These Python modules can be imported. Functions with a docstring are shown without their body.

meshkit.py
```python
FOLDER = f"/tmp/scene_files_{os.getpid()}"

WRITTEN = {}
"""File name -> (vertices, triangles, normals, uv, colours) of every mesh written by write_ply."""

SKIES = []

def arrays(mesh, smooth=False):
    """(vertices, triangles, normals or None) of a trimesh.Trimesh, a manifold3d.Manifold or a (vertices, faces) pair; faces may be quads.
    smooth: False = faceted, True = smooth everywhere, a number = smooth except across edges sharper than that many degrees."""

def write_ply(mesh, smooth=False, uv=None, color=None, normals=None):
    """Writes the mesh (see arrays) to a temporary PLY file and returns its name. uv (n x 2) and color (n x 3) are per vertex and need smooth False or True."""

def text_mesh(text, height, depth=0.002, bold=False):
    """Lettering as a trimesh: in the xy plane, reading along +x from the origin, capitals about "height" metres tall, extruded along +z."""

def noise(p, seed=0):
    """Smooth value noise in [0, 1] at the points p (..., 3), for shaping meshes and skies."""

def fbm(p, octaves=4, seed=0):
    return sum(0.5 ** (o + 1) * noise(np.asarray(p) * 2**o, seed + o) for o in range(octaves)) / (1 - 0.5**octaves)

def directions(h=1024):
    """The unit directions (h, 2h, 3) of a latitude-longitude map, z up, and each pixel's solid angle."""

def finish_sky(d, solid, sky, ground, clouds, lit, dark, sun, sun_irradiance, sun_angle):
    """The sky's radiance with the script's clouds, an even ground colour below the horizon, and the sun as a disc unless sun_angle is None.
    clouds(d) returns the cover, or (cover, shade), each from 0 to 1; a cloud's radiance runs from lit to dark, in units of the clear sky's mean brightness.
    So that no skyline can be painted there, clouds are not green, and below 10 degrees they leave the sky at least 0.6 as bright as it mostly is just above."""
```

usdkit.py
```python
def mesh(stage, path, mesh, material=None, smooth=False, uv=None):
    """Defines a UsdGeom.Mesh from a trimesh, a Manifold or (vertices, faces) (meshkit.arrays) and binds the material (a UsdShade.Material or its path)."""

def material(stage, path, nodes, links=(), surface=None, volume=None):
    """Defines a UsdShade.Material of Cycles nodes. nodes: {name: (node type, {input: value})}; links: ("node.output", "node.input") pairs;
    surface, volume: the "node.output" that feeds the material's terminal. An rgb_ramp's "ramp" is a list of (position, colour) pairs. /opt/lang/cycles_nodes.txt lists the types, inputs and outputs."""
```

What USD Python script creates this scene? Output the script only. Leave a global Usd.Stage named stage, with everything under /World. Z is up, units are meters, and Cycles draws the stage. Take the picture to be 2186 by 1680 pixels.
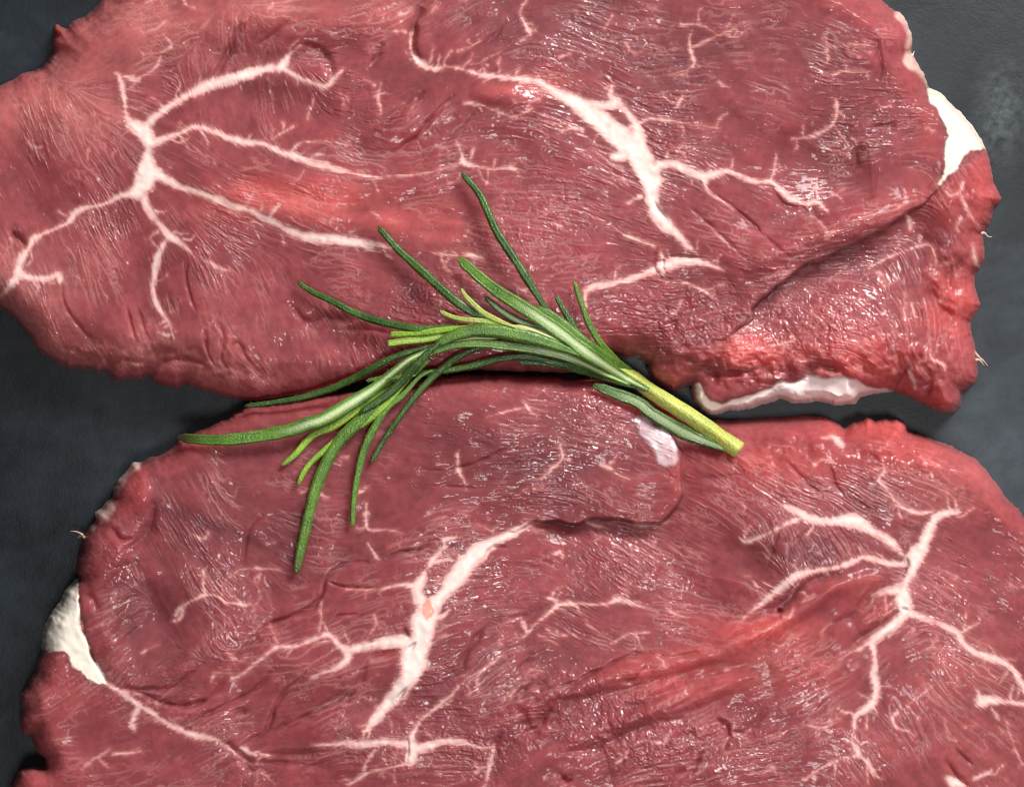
import math
import numpy as np
from scipy import ndimage as ndi
from pxr import Usd, UsdGeom, UsdLux, UsdShade, Gf, Sdf, Vt
import usdkit

stage = Usd.Stage.CreateInMemory()
UsdGeom.SetStageUpAxis(stage, 'Z')
UsdGeom.SetStageMetersPerUnit(stage, 1.0)
UsdGeom.Xform.Define(stage, '/World')
UsdGeom.Scope.Define(stage, '/World/Looks')
T_ = Sdf.ValueTypeNames

# ------------------------------------------------------------------ camera, lamps, exposure
CAM_H = 0.42                       # metres above the slate
UNIT = 1e-4                        # plan drawings below are in tenths of a millimetre, x right, y down
CX, CY = 1093.0, 840.0
cam = UsdGeom.Camera.Define(stage, '/World/camera')
cam.AddTranslateOp().Set(Gf.Vec3d(0, 0, CAM_H))
cam.CreateHorizontalApertureAttr(36.0)
cam.CreateFocalLengthAttr(36.0 * CAM_H / 0.2186)
cam.CreateClippingRangeAttr(Gf.Vec2f(0.02, 20.0))
cam.CreateExposureAttr(-0.08)


def rect_lamp(name, pos, target, w, h, intensity, color):
    l = UsdLux.RectLight.Define(stage, '/World/' + name)
    l.CreateWidthAttr(w)
    l.CreateHeightAttr(h)
    l.CreateIntensityAttr(intensity)
    l.CreateColorAttr(Gf.Vec3f(*color))
    m = Gf.Matrix4d().SetLookAt(Gf.Vec3d(*pos), Gf.Vec3d(*target), Gf.Vec3d(0, 1, 0.01)).GetInverse()
    l.AddTransformOp().Set(m)
    return l


rect_lamp('window_lamp', (0.42, 0.60, 0.60), (0, 0, 0), 0.36, 0.28, 54.0, (1.0, 0.975, 0.95))
rect_lamp('added_overhead_fill', (0.25, 0.5, 1.4), (0, 0, 0), 1.6, 1.2, 0.7, (0.96, 0.98, 1.0))  # added broad overhead fill, stands in for ambient room light
rect_lamp('added_glare_light', (0.125, -0.235, 0.95), (0.04, -0.072, 0), 0.19, 0.14, 55.0, (1.0, 0.98, 0.97))  # added unseen light, placed so wet meat mirrors it as glare

# ------------------------------------------------------------------ tables of the drawing (tile origin: source px of a 1200x900 crop shown at 2186 wide)
K = 1200 / 2186.0
ORG = {'A': (0, 0), 'B': (1000, 0), 'C': (2075, 0), 'D': (0, 800), 'E': (1000, 800), 'F': (2075, 800), 'G': (0, 1617), 'H': (1000, 1617), 'I': (2075, 1617)}
SC = 2186.0 / 3275.0


def tile(t, pts):
    ox, oy = ORG[t]
    out = []
    for p in pts:
        q = [(p[0] * K + ox) * SC, (p[1] * K + oy) * SC]
        if len(p) > 2:
            q.append(p[2] * K * SC)
        out.append(tuple(q))
    return out


OUT1 = (tile('A', [(620, -20), (600, 0), (540, 60), (490, 105), (440, 118), (400, 150), (385, 175), (350, 165), (328, 152), (322, 165), (338, 195), (300, 240), (315, 290), (265, 370), (240, 400), (130, 430), (60, 475), (0, 500)])
        + [(-40, 200), (-90, 240), (-105, 400), (-100, 560), (-60, 620), (-20, 648)]
        + tile('D', [(0, 340), (60, 390), (105, 430), (165, 510), (200, 570), (230, 600), (300, 640), (400, 695), (450, 690), (520, 700), (570, 720), (610, 712), (650, 745), (700, 765), (780, 755), (830, 762), (845, 740), (870, 735), (880, 770), (950, 790), (1040, 806), (1075, 772), (1130, 800), (1250, 840), (1340, 865), (1430, 882)])
        + [(560, 856), (640, 845), (720, 828), (800, 815), (880, 802), (945, 796), (1000, 793), (1100, 795), (1180, 798), (1235, 802)]
        + tile('E', [(1610, 735), (1690, 680), (1760, 612), (1830, 635), (1900, 620), (1960, 660), (1955, 700), (1975, 750), (2040, 790), (2100, 820), (2186, 790)])
        + tile('F', [(250, 790), (258, 870), (300, 930), (360, 965), (460, 940), (600, 915), (770, 865), (860, 895), (990, 880), (1080, 905), (1200, 895), (1235, 850), (1310, 840), (1420, 825), (1500, 865), (1600, 905), (1700, 950), (1780, 945), (1815, 910), (1835, 830), (1890, 780), (1915, 720), (1915, 640), (1910, 600), (1885, 500), (1880, 420), (1900, 370), (1935, 320), (1920, 260), (1895, 190), (1900, 150), (1935, 100), (1955, 50)])
        + tile('C', [(1955, 1457), (1940, 1370), (1990, 1280), (2020, 1200), (2056, 1160), (2040, 1120), (2005, 1070), (2000, 1000), (1985, 930), (1955, 860), (1940, 820), (1880, 730), (1800, 640), (1720, 570), (1680, 540), (1630, 518), (1615, 480), (1600, 430), (1570, 380), (1550, 340), (1525, 310), (1530, 250), (1530, 200), (1490, 110), (1460, 75), (1430, 65), (1400, 40), (1345, 0)])
        + [(1820, -40), (1700, -90), (1400, -105), (1000, -108), (600, -104), (330, -90), (250, -50)])

OUT2 = (tile('D', [(1460, 890), (1320, 975), (1180, 1045), (1100, 1080), (1050, 1110), (1000, 1160), (930, 1200), (860, 1215), (820, 1240), (780, 1243), (740, 1290), (690, 1340), (660, 1400), (655, 1440), (620, 1470), (590, 1510), (553, 1530), (560, 1570), (530, 1610)])
        + tile('G', [(515, 150), (490, 165), (478, 190), (465, 240), (450, 310), (443, 390), (455, 420), (420, 450), (380, 500), (330, 590), (280, 650), (258, 720), (240, 835), (215, 890), (200, 980), (150, 1050), (125, 1090), (125, 1170), (110, 1250), (120, 1300), (150, 1335), (175, 1330), (200, 1400), (250, 1470), (260, 1520), (160, 1525), (110, 1540), (90, 1590), (60, 1640)])
        + [(5, 1720), (60, 1775), (500, 1785), (1200, 1788), (1900, 1785), (2230, 1760), (2290, 1600), (2290, 1300), (2250, 1150)]
        + tile('F', [(2200, 1560), (2090, 1450), (2040, 1390), (1980, 1290), (1920, 1230), (1850, 1190), (1760, 1140), (1640, 1090), (1560, 1070), (1515, 1055), (1500, 1010), (1470, 990), (1380, 980), (1320, 990), (1280, 965), (1240, 990), (1180, 1000), (1140, 1040), (1110, 1010), (1040, 975), (900, 960), (650, 975), (470, 985), (400, 985)])
        + [(1500, 894), (1470, 884), (1430, 868), (1380, 852), (1330, 832), (1290, 811), (1240, 804), (1180, 801), (1100, 798), (1000, 796), (945, 799), (880, 807), (800, 823), (720, 837), (640, 853), (570, 863)])

# fat seams: (x, y, full width)
FAT1 = [tile(t, p) for t, p in [
    ('A', [(670, 430, 16), (690, 440, 30), (710, 500, 45), (722, 560, 35), (738, 680, 40), (790, 740, 80), (850, 790, 110), (862, 850, 55), (860, 900, 60), (858, 1000, 125), (850, 1050, 130), (805, 1120, 110)]),
    ('A', [(725, 445, 22), (780, 462, 42), (820, 460, 12)]),
    ('A', [(850, 750, 60), (890, 695, 45), (980, 625, 45), (1090, 560, 55), (1220, 495, 70), (1340, 465, 70), (1450, 430, 70), (1560, 400, 55), (1640, 390, 60), (1680, 330, 35), (1710, 295, 22), (1750, 268, 10)]),
    ('A', [(1650, 395, 40), (1700, 430, 35), (1770, 470, 35), (1850, 490, 30), (1910, 500, 35), (1960, 440, 25), (1995, 415, 12)]),
    ('A', [(860, 840, 70), (960, 810, 45), (1060, 770, 35), (1140, 740, 35), (1230, 760, 40), (1320, 800, 50), (1430, 830, 45), (1530, 840, 45), (1620, 880, 45), (1700, 905, 50), (1800, 945, 45), (1900, 970, 50), (2000, 1000, 38), (2100, 1020, 30), (2190, 1035, 22), (2260, 1030, 12), (2400, 1020, 8), (2520, 1000, 8), (2660, 968, 8)]),
    ('A', [(870, 1000, 110), (910, 1015, 95), (970, 1045, 65), (1050, 1090, 42), (1150, 1120, 42), (1250, 1160, 45), (1350, 1200, 46), (1500, 1250, 46), (1620, 1310, 45), (1750, 1370, 60), (1850, 1385, 72), (2000, 1405, 72), (2186, 1430, 42), (2280, 1450, 14)]),
    ('A', [(800, 1125, 80), (740, 1135, 55), (690, 1150, 35), (600, 1190, 28), (500, 1210, 35), (440, 1240, 40), (400, 1295, 42), (330, 1330, 22), (250, 1365, 28), (200, 1390, 55), (170, 1440, 40), (130, 1500, 55), (110, 1560, 50), (95, 1620, 60), (60, 1660, 55), (20, 1710, 30), (0, 1730, 14)]),
    ('A', [(825, 1120, 75), (850, 1190, 60), (890, 1260, 50), (940, 1320, 42), (980, 1370, 60), (1040, 1405, 45), (1100, 1460, 22), (1130, 1490, 8)]),
    ('A', [(970, 1390, 35), (930, 1470, 40), (908, 1540, 45), (897, 1600, 40), (892, 1700, 35), (915, 1780, 40), (950, 1830, 30), (990, 1890, 15), (1010, 1980, 8)]),
    ('D', [(100, 130, 60), (150, 155, 58), (220, 165, 42), (290, 160, 45), (340, 140, 38), (352, 180, 35)]),
    ('D', [(920, 480, 14), (975, 500, 30), (1012, 480, 8)]),
    ('D', [(1190, 55, 8), (1240, 80, 18), (1290, 110, 25), (1340, 120, 8)]),
    ('A', [(960, 210, 8), (1000, 270, 20), (940, 310, 16), (922, 370, 18), (870, 425, 15), (800, 455, 18)]),
    ('A', [(1540, 850, 14), (1620, 790, 12), (1710, 740, 7)]),
    ('A', [(1690, 890, 12), (1740, 840, 10), (1820, 825, 12), (1960, 830, 10), (2040, 850, 6)]),
    ('B', [(575, 200, 6), (573, 280, 18), (605, 345, 36), (665, 390, 44), (740, 400, 25), (800, 393, 16), (900, 415, 28), (980, 440, 42), (1080, 445, 34), (1200, 460, 34), (1300, 470, 45), (1380, 515, 60), (1450, 555, 70), (1530, 600, 92), (1620, 660, 115), (1720, 740, 135), (1820, 810, 140), (1890, 880, 145), (1930, 960, 140), (1970, 1050, 120), (1975, 1130, 95), (1985, 1200, 78), (2030, 1280, 84), (2100, 1340, 74), (2140, 1380, 58), (2190, 1440, 44), (2240, 1488, 12)]),
    ('B', [(1700, 520, 10), (1740, 505, 26), (1735, 550, 42), (1765, 600, 74), (1700, 612, 60), (1600, 610, 60)]),
    ('B', [(1775, 600, 50), (1840, 660, 44), (1880, 720, 64), (1895, 800, 90), (1930, 890, 70), (1990, 905, 16)]),
    ('B', [(1850, 740, 44), (1930, 702, 26), (2010, 690, 14), (2186, 722, 6), (2370, 748, 4)]),
    ('B', [(1780, 880, 10), (1750, 915, 50), (1810, 905, 70)]),
    ('B', [(1920, 1140, 30), (1880, 1160, 14), (1840, 1180, 6)]),
    ('C', [(0, 1010, 120), (60, 965, 70), (150, 960, 60), (250, 1010, 66), (330, 1028, 66), (400, 1010, 50), (470, 1000, 44), (540, 1030, 38), (620, 1058, 34), (710, 1060, 34), (760, 1100, 40), (830, 1160, 38), (910, 1190, 34), (960, 1170, 28), (985, 1180, 24), (1040, 1235, 8)]),
    ('C', [(480, 1010, 20), (485, 970, 12), (490, 930, 5)]),
    ('C', [(320, 1050, 50), (342, 1110, 24), (400, 1150, 18), (460, 1190, 7)]),
    ('C', [(985, 1180, 18), (975, 1110, 14), (980, 1040, 10)]),
    ('C', [(710, 1050, 18), (730, 990, 11), (742, 910, 6)]),
    ('C', [(240, 970, 10), (220, 920, 10), (175, 880, 14), (205, 840, 8)]),
    ('C', [(1090, 580, 10), (1097, 650, 17), (1070, 730, 20), (1010, 770, 18), (940, 800, 20), (840, 810, 6)]),
    ('C', [(1085, 740, 7), (1160, 850, 7)]),
    ('C', [(1075, 440, 12), (1150, 415, 8), (1290, 420, 5)]),
    ('C', [(255, 180, 6), (235, 230, 10), (245, 300, 20), (262, 370, 26), (225, 410, 14), (222, 440, 6)]),
    ('C', [(250, 280, 10), (400, 210, 10), (500, 170, 10)]),
    ('C', [(190, 145, 8), (310, 150, 9), (410, 210, 8)]),
    ('C', [(205, 550, 8), (190, 575, 28), (165, 615, 22)]),
    ('C', [(1030, 220, 8), (1045, 270, 10), (1100, 270, 8), (1280, 258, 12)]),
    ('C', [(262, 370, 14), (295, 385, 6)]),
    ('C', [(1500, 1250, 14), (1520, 1290, 22), (1525, 1330, 12)]),
    ('C', [(1715, 1085, 10), (1750, 1135, 18), (1810, 1120, 18), (1832, 1065, 8)]),
    ('C', [(1810, 1120, 14), (1860, 1240, 15), (1920, 1310, 10)]),
    ('C', [(1885, 1420, 14), (1900, 1500, 26), (1910, 1540, 10)]),
    ('C', [(1280, 1560, 7), (1400, 1500, 10), (1500, 1460, 14), (1630, 1430, 14), (1670, 1530, 12), (1660, 1600, 8)]),
    ('E', [(1590, 330, 10), (1588, 280, 26), (1590, 240, 40), (1640, 212, 45), (1780, 190, 38), (1900, 150, 44), (2020, 100, 60), (2080, 80, 70), (2186, 66, 56), (2260, 72, 50), (2340, 95, 30), (2400, 120, 12)]),
    ('E', [(2030, 0, 8), (2035, 50, 30), (2040, 90, 50)]),
    ('F', [(70, 130, 40), (110, 170, 22), (180, 182, 12), (280, 222, 24), (330, 242, 26), (385, 285, 6)]),
    ('F', [(1638, 585, 8), (1645, 630, 18), (1710, 665, 22), (1722, 705, 10)]),
    ('F', [(1515, 660, 8), (1535, 730, 40), (1552, 805, 16)]),
    ('B', [(1245, 0, 10), (1210, 70, 18), (1230, 130, 18), (1262, 190, 30), (1268, 215, 8)]),
    ('B', [(1745, 95, 16), (1700, 170, 10)]),
    ('B', [(1500, 315, 18), (1440, 335, 7)]),
    ('B', [(400, 490, 8), (380, 570, 20), (400, 650, 12), (388, 682, 7)]),
    ('B', [(840, 830, 12), (868, 900, 16), (870, 945, 50), (930, 965, 34), (1050, 985, 8), (1160, 980, 38), (1195, 1025, 6)]),
    ('B', [(1430, 780, 9), (1510, 750, 22), (1570, 760, 18)]),
    ('B', [(1820, 1370, 12), (1900, 1400, 20), (1990, 1435, 25)]),
    ('B', [(880, 600, 12), (960, 610, 12), (1100, 660, 18), (1180, 680, 24), (1260, 640, 12)]),
    ('B', [(700, 1475, 8), (850, 1490, 18), (930, 1490, 36), (990, 1502, 18)]),
    ('B', [(1100, 300, 7), (1040, 330, 8)]),
]]
FAT2 = [tile(t, p) for t, p in [
    ('H', [(1340, 88, 10), (1250, 112, 38), (1180, 150, 56), (1060, 212, 78), (960, 272, 104), (880, 360, 112), (810, 450, 108), (745, 530, 84), (690, 600, 120), (650, 680, 145), (635, 760, 140), (600, 850, 155), (580, 930, 155), (555, 1010, 120), (500, 1080, 104), (430, 1160, 80), (360, 1250, 62), (310, 1312, 20)]),
    ('H', [(670, 620, 90), (630, 550, 80), (610, 480, 76), (640, 420, 66), (660, 375, 20)]),
    ('H', [(610, 470, 50), (520, 460, 28), (450, 470, 13), (350, 490, 9), (200, 485, 6)]),
    ('H', [(690, 330, 46), (725, 285, 40), (770, 235, 28), (768, 195, 44), (835, 182, 10)]),
    ('H', [(760, 190, 20), (725, 178, 8)]),
    ('H', [(860, 330, 16), (790, 312, 16), (735, 322, 30), (690, 335, 40)]),
    ('H', [(690, 340, 40), (660, 380, 14)]),
    ('H', [(590, 800, 100), (480, 790, 84), (380, 800, 64), (290, 820, 58), (200, 840, 66), (150, 808, 45), (105, 755, 42), (70, 752, 45), (0, 778, 34), (-70, 808, 30), (-120, 820, 32), (-200, 822, 40), (-260, 858, 30), (-340, 920, 24), (-420, 985, 18), (-470, 1000, 30), (-505, 968, 12)]),
    ('H', [(200, 840, 60), (205, 890, 52), (130, 945, 36), (50, 972, 18), (-20, 1010, 6)]),
    ('H', [(310, 800, 14), (332, 750, 10), (370, 690, 14), (358, 635, 14)]),
    ('H', [(690, 660, 70), (755, 640, 40), (795, 605, 10)]),
    ('H', [(650, 950, 14), (700, 940, 8), (750, 930, 5)]),
    ('H', [(-10, 1392, 6), (100, 1390, 28), (200, 1385, 46), (300, 1385, 52), (420, 1380, 50), (552, 1385, 58)]),
    ('H', [(605, 1290, 30), (578, 1350, 58), (582, 1420, 92), (575, 1490, 55)]),
    ('H', [(600, 1415, 74), (680, 1400, 60), (760, 1370, 40), (850, 1375, 38), (920, 1390, 24), (1000, 1410, 18), (1055, 1400, 22)]),
    ('H', [(575, 1480, 50), (530, 1502, 18), (420, 1530, 14), (330, 1550, 20), (280, 1580, 24), (210, 1625, 10)]),
    ('H', [(365, 1415, 12), (310, 1500, 14), (300, 1545, 20)]),
    ('H', [(1050, 1415, 24), (1035, 1490, 30), (1020, 1560, 24), (1000, 1640, 18)]),
    ('H', [(630, 1245, 12), (700, 1190, 20), (760, 1140, 22), (815, 1095, 10), (900, 1010, 6), (1030, 930, 12), (1100, 870, 12)]),
    ('H', [(620, 1260, 14), (595, 1310, 26)]),
    ('H', [(300, 1310, 20), (290, 1365, 10)]),
    ('H', [(1160, 810, 10), (1230, 765, 14), (1310, 680, 18), (1400, 605, 28), (1445, 575, 38), (1560, 572, 24), (1640, 575, 18), (1720, 568, 24), (1785, 545, 50), (1850, 570, 28), (1935, 592, 10)]),
    ('H', [(1440, 575, 30), (1400, 540, 24), (1370, 540, 8)]),
    ('H', [(1600, 690, 8), (1760, 800, 10)]),
    ('H', [(1740, 800, 8), (1850, 745, 9), (1960, 740, 5)]),
    ('H', [(1405, 280, 20), (1440, 268, 36), (1455, 300, 12)]),
    ('H', [(2060, 595, 10), (2110, 630, 24), (2160, 645, 10)]),
    ('H', [(310, -15, 12), (312, 90, 20), (328, 140, 14), (440, 142, 12), (510, 155, 6)]),
    ('H', [(325, 220, 10), (370, 300, 28), (395, 318, 10)]),
    ('H', [(1600, 95, 16), (1650, 115, 26), (1715, 135, 10)]),
    ('H', [(1880, 105, 10), (1940, 118, 30), (2000, 128, 14)]),
    ('E', [(845, 1180, 8), (850, 1290, 24), (880, 1335, 12), (895, 1400, 6)]),
    ('E', [(1440, 1130, 12), (1452, 1210, 32), (1400, 1270, 24), (1325, 1335, 14)]),
    ('E', [(1452, 1210, 20), (1490, 1225, 7)]),
    ('E', [(1670, 1250, 12), (1720, 1260, 24), (1750, 1285, 8)]),
    ('E', [(1760, 1300, 9), (1845, 1335, 8)]),
    ('E', [(1230, 880, 8), (1270, 940, 24), (1315, 965, 6)]),
    ('E', [(1240, 915, 8), (1130, 940, 9), (1015, 972, 6)]),
    ('G', [(600, 1010, 30), (665, 1062, 34), (720, 1095, 50), (790, 1150, 44), (860, 1190, 34), (950, 1250, 30), (1040, 1300, 44), (1130, 1335, 44), (1220, 1350, 34), (1275, 1362, 10)]),
    ('G', [(810, 1175, 36), (782, 1220, 44), (775, 1270, 40), (785, 1300, 14)]),
    ('G', [(1270, 1365, 7), (1400, 1460, 9), (1520, 1550, 9), (1600, 1620, 7)]),
    ('G', [(1405, 1410, 26), (1440, 1425, 44), (1490, 1450, 20)]),
    ('G', [(480, 1530, 22), (540, 1480, 12), (640, 1420, 12)]),
    ('G', [(660, 1440, 18), (740, 1440, 18), (820, 1430, 16)]),
    ('G', [(1185, 380, 14), (1185, 470, 16), (1200, 512, 34), (1120, 550, 14), (1060, 590, 14), (1025, 635, 7)]),
    ('G', [(1200, 512, 20), (1280, 530, 15), (1330, 562, 14), (1450, 575, 18)]),
    ('G', [(1295, 520, 8), (1310, 440, 7), (1390, 380, 9), (1480, 365, 9), (1620, 370, 12)]),
    ('G', [(1570, 680, 9), (1590, 740, 15), (1620, 800, 12)]),
    ('G', [(1870, 560, 6), (1872, 650, 10), (1860, 740, 12)]),
    ('G', [(1215, 150, 6), (1190, 192, 18), (1110, 160, 7)]),
    ('I', [(760, -10, 14), (800, 5, 34), (880, 40, 66), (930, 72, 66), (1050, 90, 55), (1200, 85, 84), (1290, 140, 60), (1380, 190, 50), (1440, 240, 48), (1478, 285, 30)]),
    ('I', [(890, 70, 40), (800, 105, 30), (740, 140, 24), (650, 182, 24), (560, 208, 26), (530, 185, 10)]),
    ('I', [(1810, 20, 14), (1760, 30, 36), (1680, 62, 62), (1640, 120, 70), (1605, 220, 84), (1560, 290, 105), (1540, 370, 60), (1500, 440, 60), (1485, 500, 90), (1485, 560, 110), (1490, 620, 80), (1430, 690, 72), (1350, 750, 66), (1300, 800, 60), (1312, 850, 40), (1318, 920, 40), (1310, 990, 50), (1325, 1050, 54), (1318, 1110, 56), (1285, 1170, 60), (1210, 1220, 44), (1195, 1300, 30), (1186, 1370, 20), (1212, 1420, 44), (1222, 1460, 38)]),
    ('I', [(1510, 290, 40), (1490, 335, 44), (1460, 342, 34), (1380, 332, 38), (1260, 300, 40), (1180, 330, 44), (1060, 365, 36), (960, 380, 46), (880, 400, 54), (800, 450, 60), (740, 500, 46), (660, 570, 40), (590, 620, 24), (540, 665, 9)]),
    ('I', [(1450, 490, 80), (1360, 502, 42), (1295, 522, 18)]),
    ('I', [(1285, 800, 40), (1230, 830, 28), (1160, 860, 16), (1090, 910, 13), (1035, 955, 6)]),
    ('I', [(1500, 620, 60), (1600, 650, 45), (1700, 690, 40), (1800, 745, 45), (1830, 800, 40), (1900, 850, 40), (1980, 880, 45), (2080, 920, 50), (2140, 980, 45), (2200, 1080, 50), (2270, 1200, 40)]),
    ('I', [(1810, 745, 20), (1860, 712, 18), (1925, 682, 8)]),
    ('I', [(1835, 730, 14), (1850, 620, 6)]),
    ('I', [(1830, 815, 18), (1750, 850, 13), (1712, 895, 8)]),
    ('I', [(2260, 1175, 30), (2186, 1155, 40), (2080, 1140, 36), (2000, 1130, 62), (1940, 1140, 82), (1920, 1090, 24), (1898, 1055, 6)]),
    ('I', [(1330, 1050, 20), (1410, 1050, 6)]),
    ('I', [(1310, 1170, 30), (1332, 1200, 8)]),
    ('I', [(1445, 1205, 18), (1420, 1250, 35), (1450, 1295, 24), (1510, 1310, 18), (1542, 1338, 9)]),
    ('I', [(1215, 1450, 34), (1140, 1470, 15), (1060, 1500, 13), (980, 1540, 13), (905, 1595, 10)]),
    ('I', [(1090, 1495, 14), (1090, 1560, 9)]),
    ('I', [(1230, 1460, 20), (1280, 1500, 24), (1310, 1560, 24), (1355, 1592, 7)]),
    ('I', [(2075, 1235, 8), (2085, 1265, 30), (2100, 1320, 12), (2150, 1450, 13), (2175, 1505, 7)]),
    ('I', [(1515, 1155, 8), (1600, 1090, 18), (1660, 1045, 8)]),
    ('I', [(925, 1275, 12), (1020, 1290, 24), (1095, 1238, 6)]),
    ('I', [(1735, 1580, 30), (1780, 1610, 80), (1830, 1630, 40)]),
    ('I', [(1895, 1585, 22), (1980, 1555, 32), (2000, 1540, 10)]),
    ('I', [(900, 985, 8), (940, 970, 12)]),
    ('F', [(1365, 1205, 16), (1370, 1290, 18), (1340, 1340, 24), (1400, 1400, 26), (1430, 1450, 28), (1500, 1510, 30), (1570, 1530, 28), (1660, 1520, 20)]),
    ('F', [(1790, 1510, 14), (1775, 1440, 11), (1700, 1385, 8)]),
    ('F', [(1640, 1600, 60), (1690, 1555, 60), (1740, 1530, 50), (1820, 1525, 14)]),
    ('F', [(1010, 1095, 10), (1070, 1085, 36), (1120, 1130, 46), (1130, 1165, 12)]),
]]
CAP1 = tile('C', [(1622, 518), (1680, 530), (1720, 560), (1800, 630), (1880, 720), (1960, 815), (1975, 862), (1880, 880), (1835, 908), (1802, 975), (1740, 1020), (1692, 1078), (1716, 1000), (1730, 900), (1735, 800), (1715, 690), (1680, 625), (1630, 590)])
EDGE1 = [tile('C', [(1485, 350), (1500, 315), (1530, 300), (1565, 345), (1600, 400), (1630, 490), (1620, 505), (1590, 440), (1560, 412), (1520, 405), (1495, 385)]),
         tile('C', [(1430, 70), (1470, 60), (1540, 150), (1545, 230), (1505, 285), (1512, 215), (1490, 150), (1440, 115)])]
LIP1 = tile('F', [(235, 780), (270, 770), (300, 760), (320, 850), (350, 880), (440, 872), (560, 832), (680, 802), (800, 790), (880, 765), (940, 742), (1080, 750), (1200, 785), (1330, 800), (1430, 818), (1420, 850), (1240, 880), (1200, 930), (990, 920), (770, 900), (600, 950), (350, 1000), (250, 930)])
CAP2 = tile('G', [(462, 410), (400, 440), (310, 590), (240, 710), (225, 835), (290, 850), (360, 843), (400, 880), (420, 930), (470, 950), (500, 990), (550, 1032), (630, 1040), (580, 960), (540, 890), (500, 800), (480, 720), (465, 640), (456, 540), (458, 440)])
EDGE2 = [tile('G', [(535, 35), (600, 0), (640, -30), (668, 15), (655, 70), (610, 92), (560, 110), (530, 140)]),
         tile('D', [(640, 1450), (640, 1400), (680, 1330), (735, 1275), (780, 1235), (815, 1235), (800, 1285), (730, 1325), (700, 1380), (672, 1430)])]
SILVER2 = tile('E', [(1868, 985), (1890, 960), (1940, 965), (2000, 1010), (2080, 1052), (2130, 1140), (2147, 1222), (2128, 1258), (2050, 1270), (2015, 1225), (1985, 1150), (1910, 1070)])
BLOOD2 = tile('H', [(632, 575), (665, 540), (690, 550), (700, 590), (718, 612), (690, 655), (660, 672), (640, 625)])

# flap edges: the left-hand side of the direction of travel is the high one
STEP1 = [(tile('F', [(440, 520), (500, 470), (550, 435), (595, 390), (600, 345), (640, 300), (780, 190), (850, 140), (905, 85)]) + tile('C', [(1000, 1520), (1150, 1440), (1300, 1370), (1480, 1260), (1540, 1215), (1600, 1190), (1650, 1140)]), 46, 220, 3, [(2100, 300), (2100, -100), (1000, -100), (1000, 724)])]
STEP2 = [(tile('H', [(1180, 150), (1280, 100), (1350, 88), (1440, 90), (1500, 103), (1550, 108), (1600, 75), (1690, 75), (1760, 72), (1860, 96), (1930, 105), (2005, 103), (2050, 78), (2110, 20)]) + tile('E', [(2120, 1490), (2152, 1420), (2150, 1380), (2140, 1300), (2145, 1222), (2130, 1150), (2080, 1055), (2000, 1005), (1930, 960)]), 44, 170, 2.5, [(1375, 700), (700, 700), (700, 1134)])]
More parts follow.
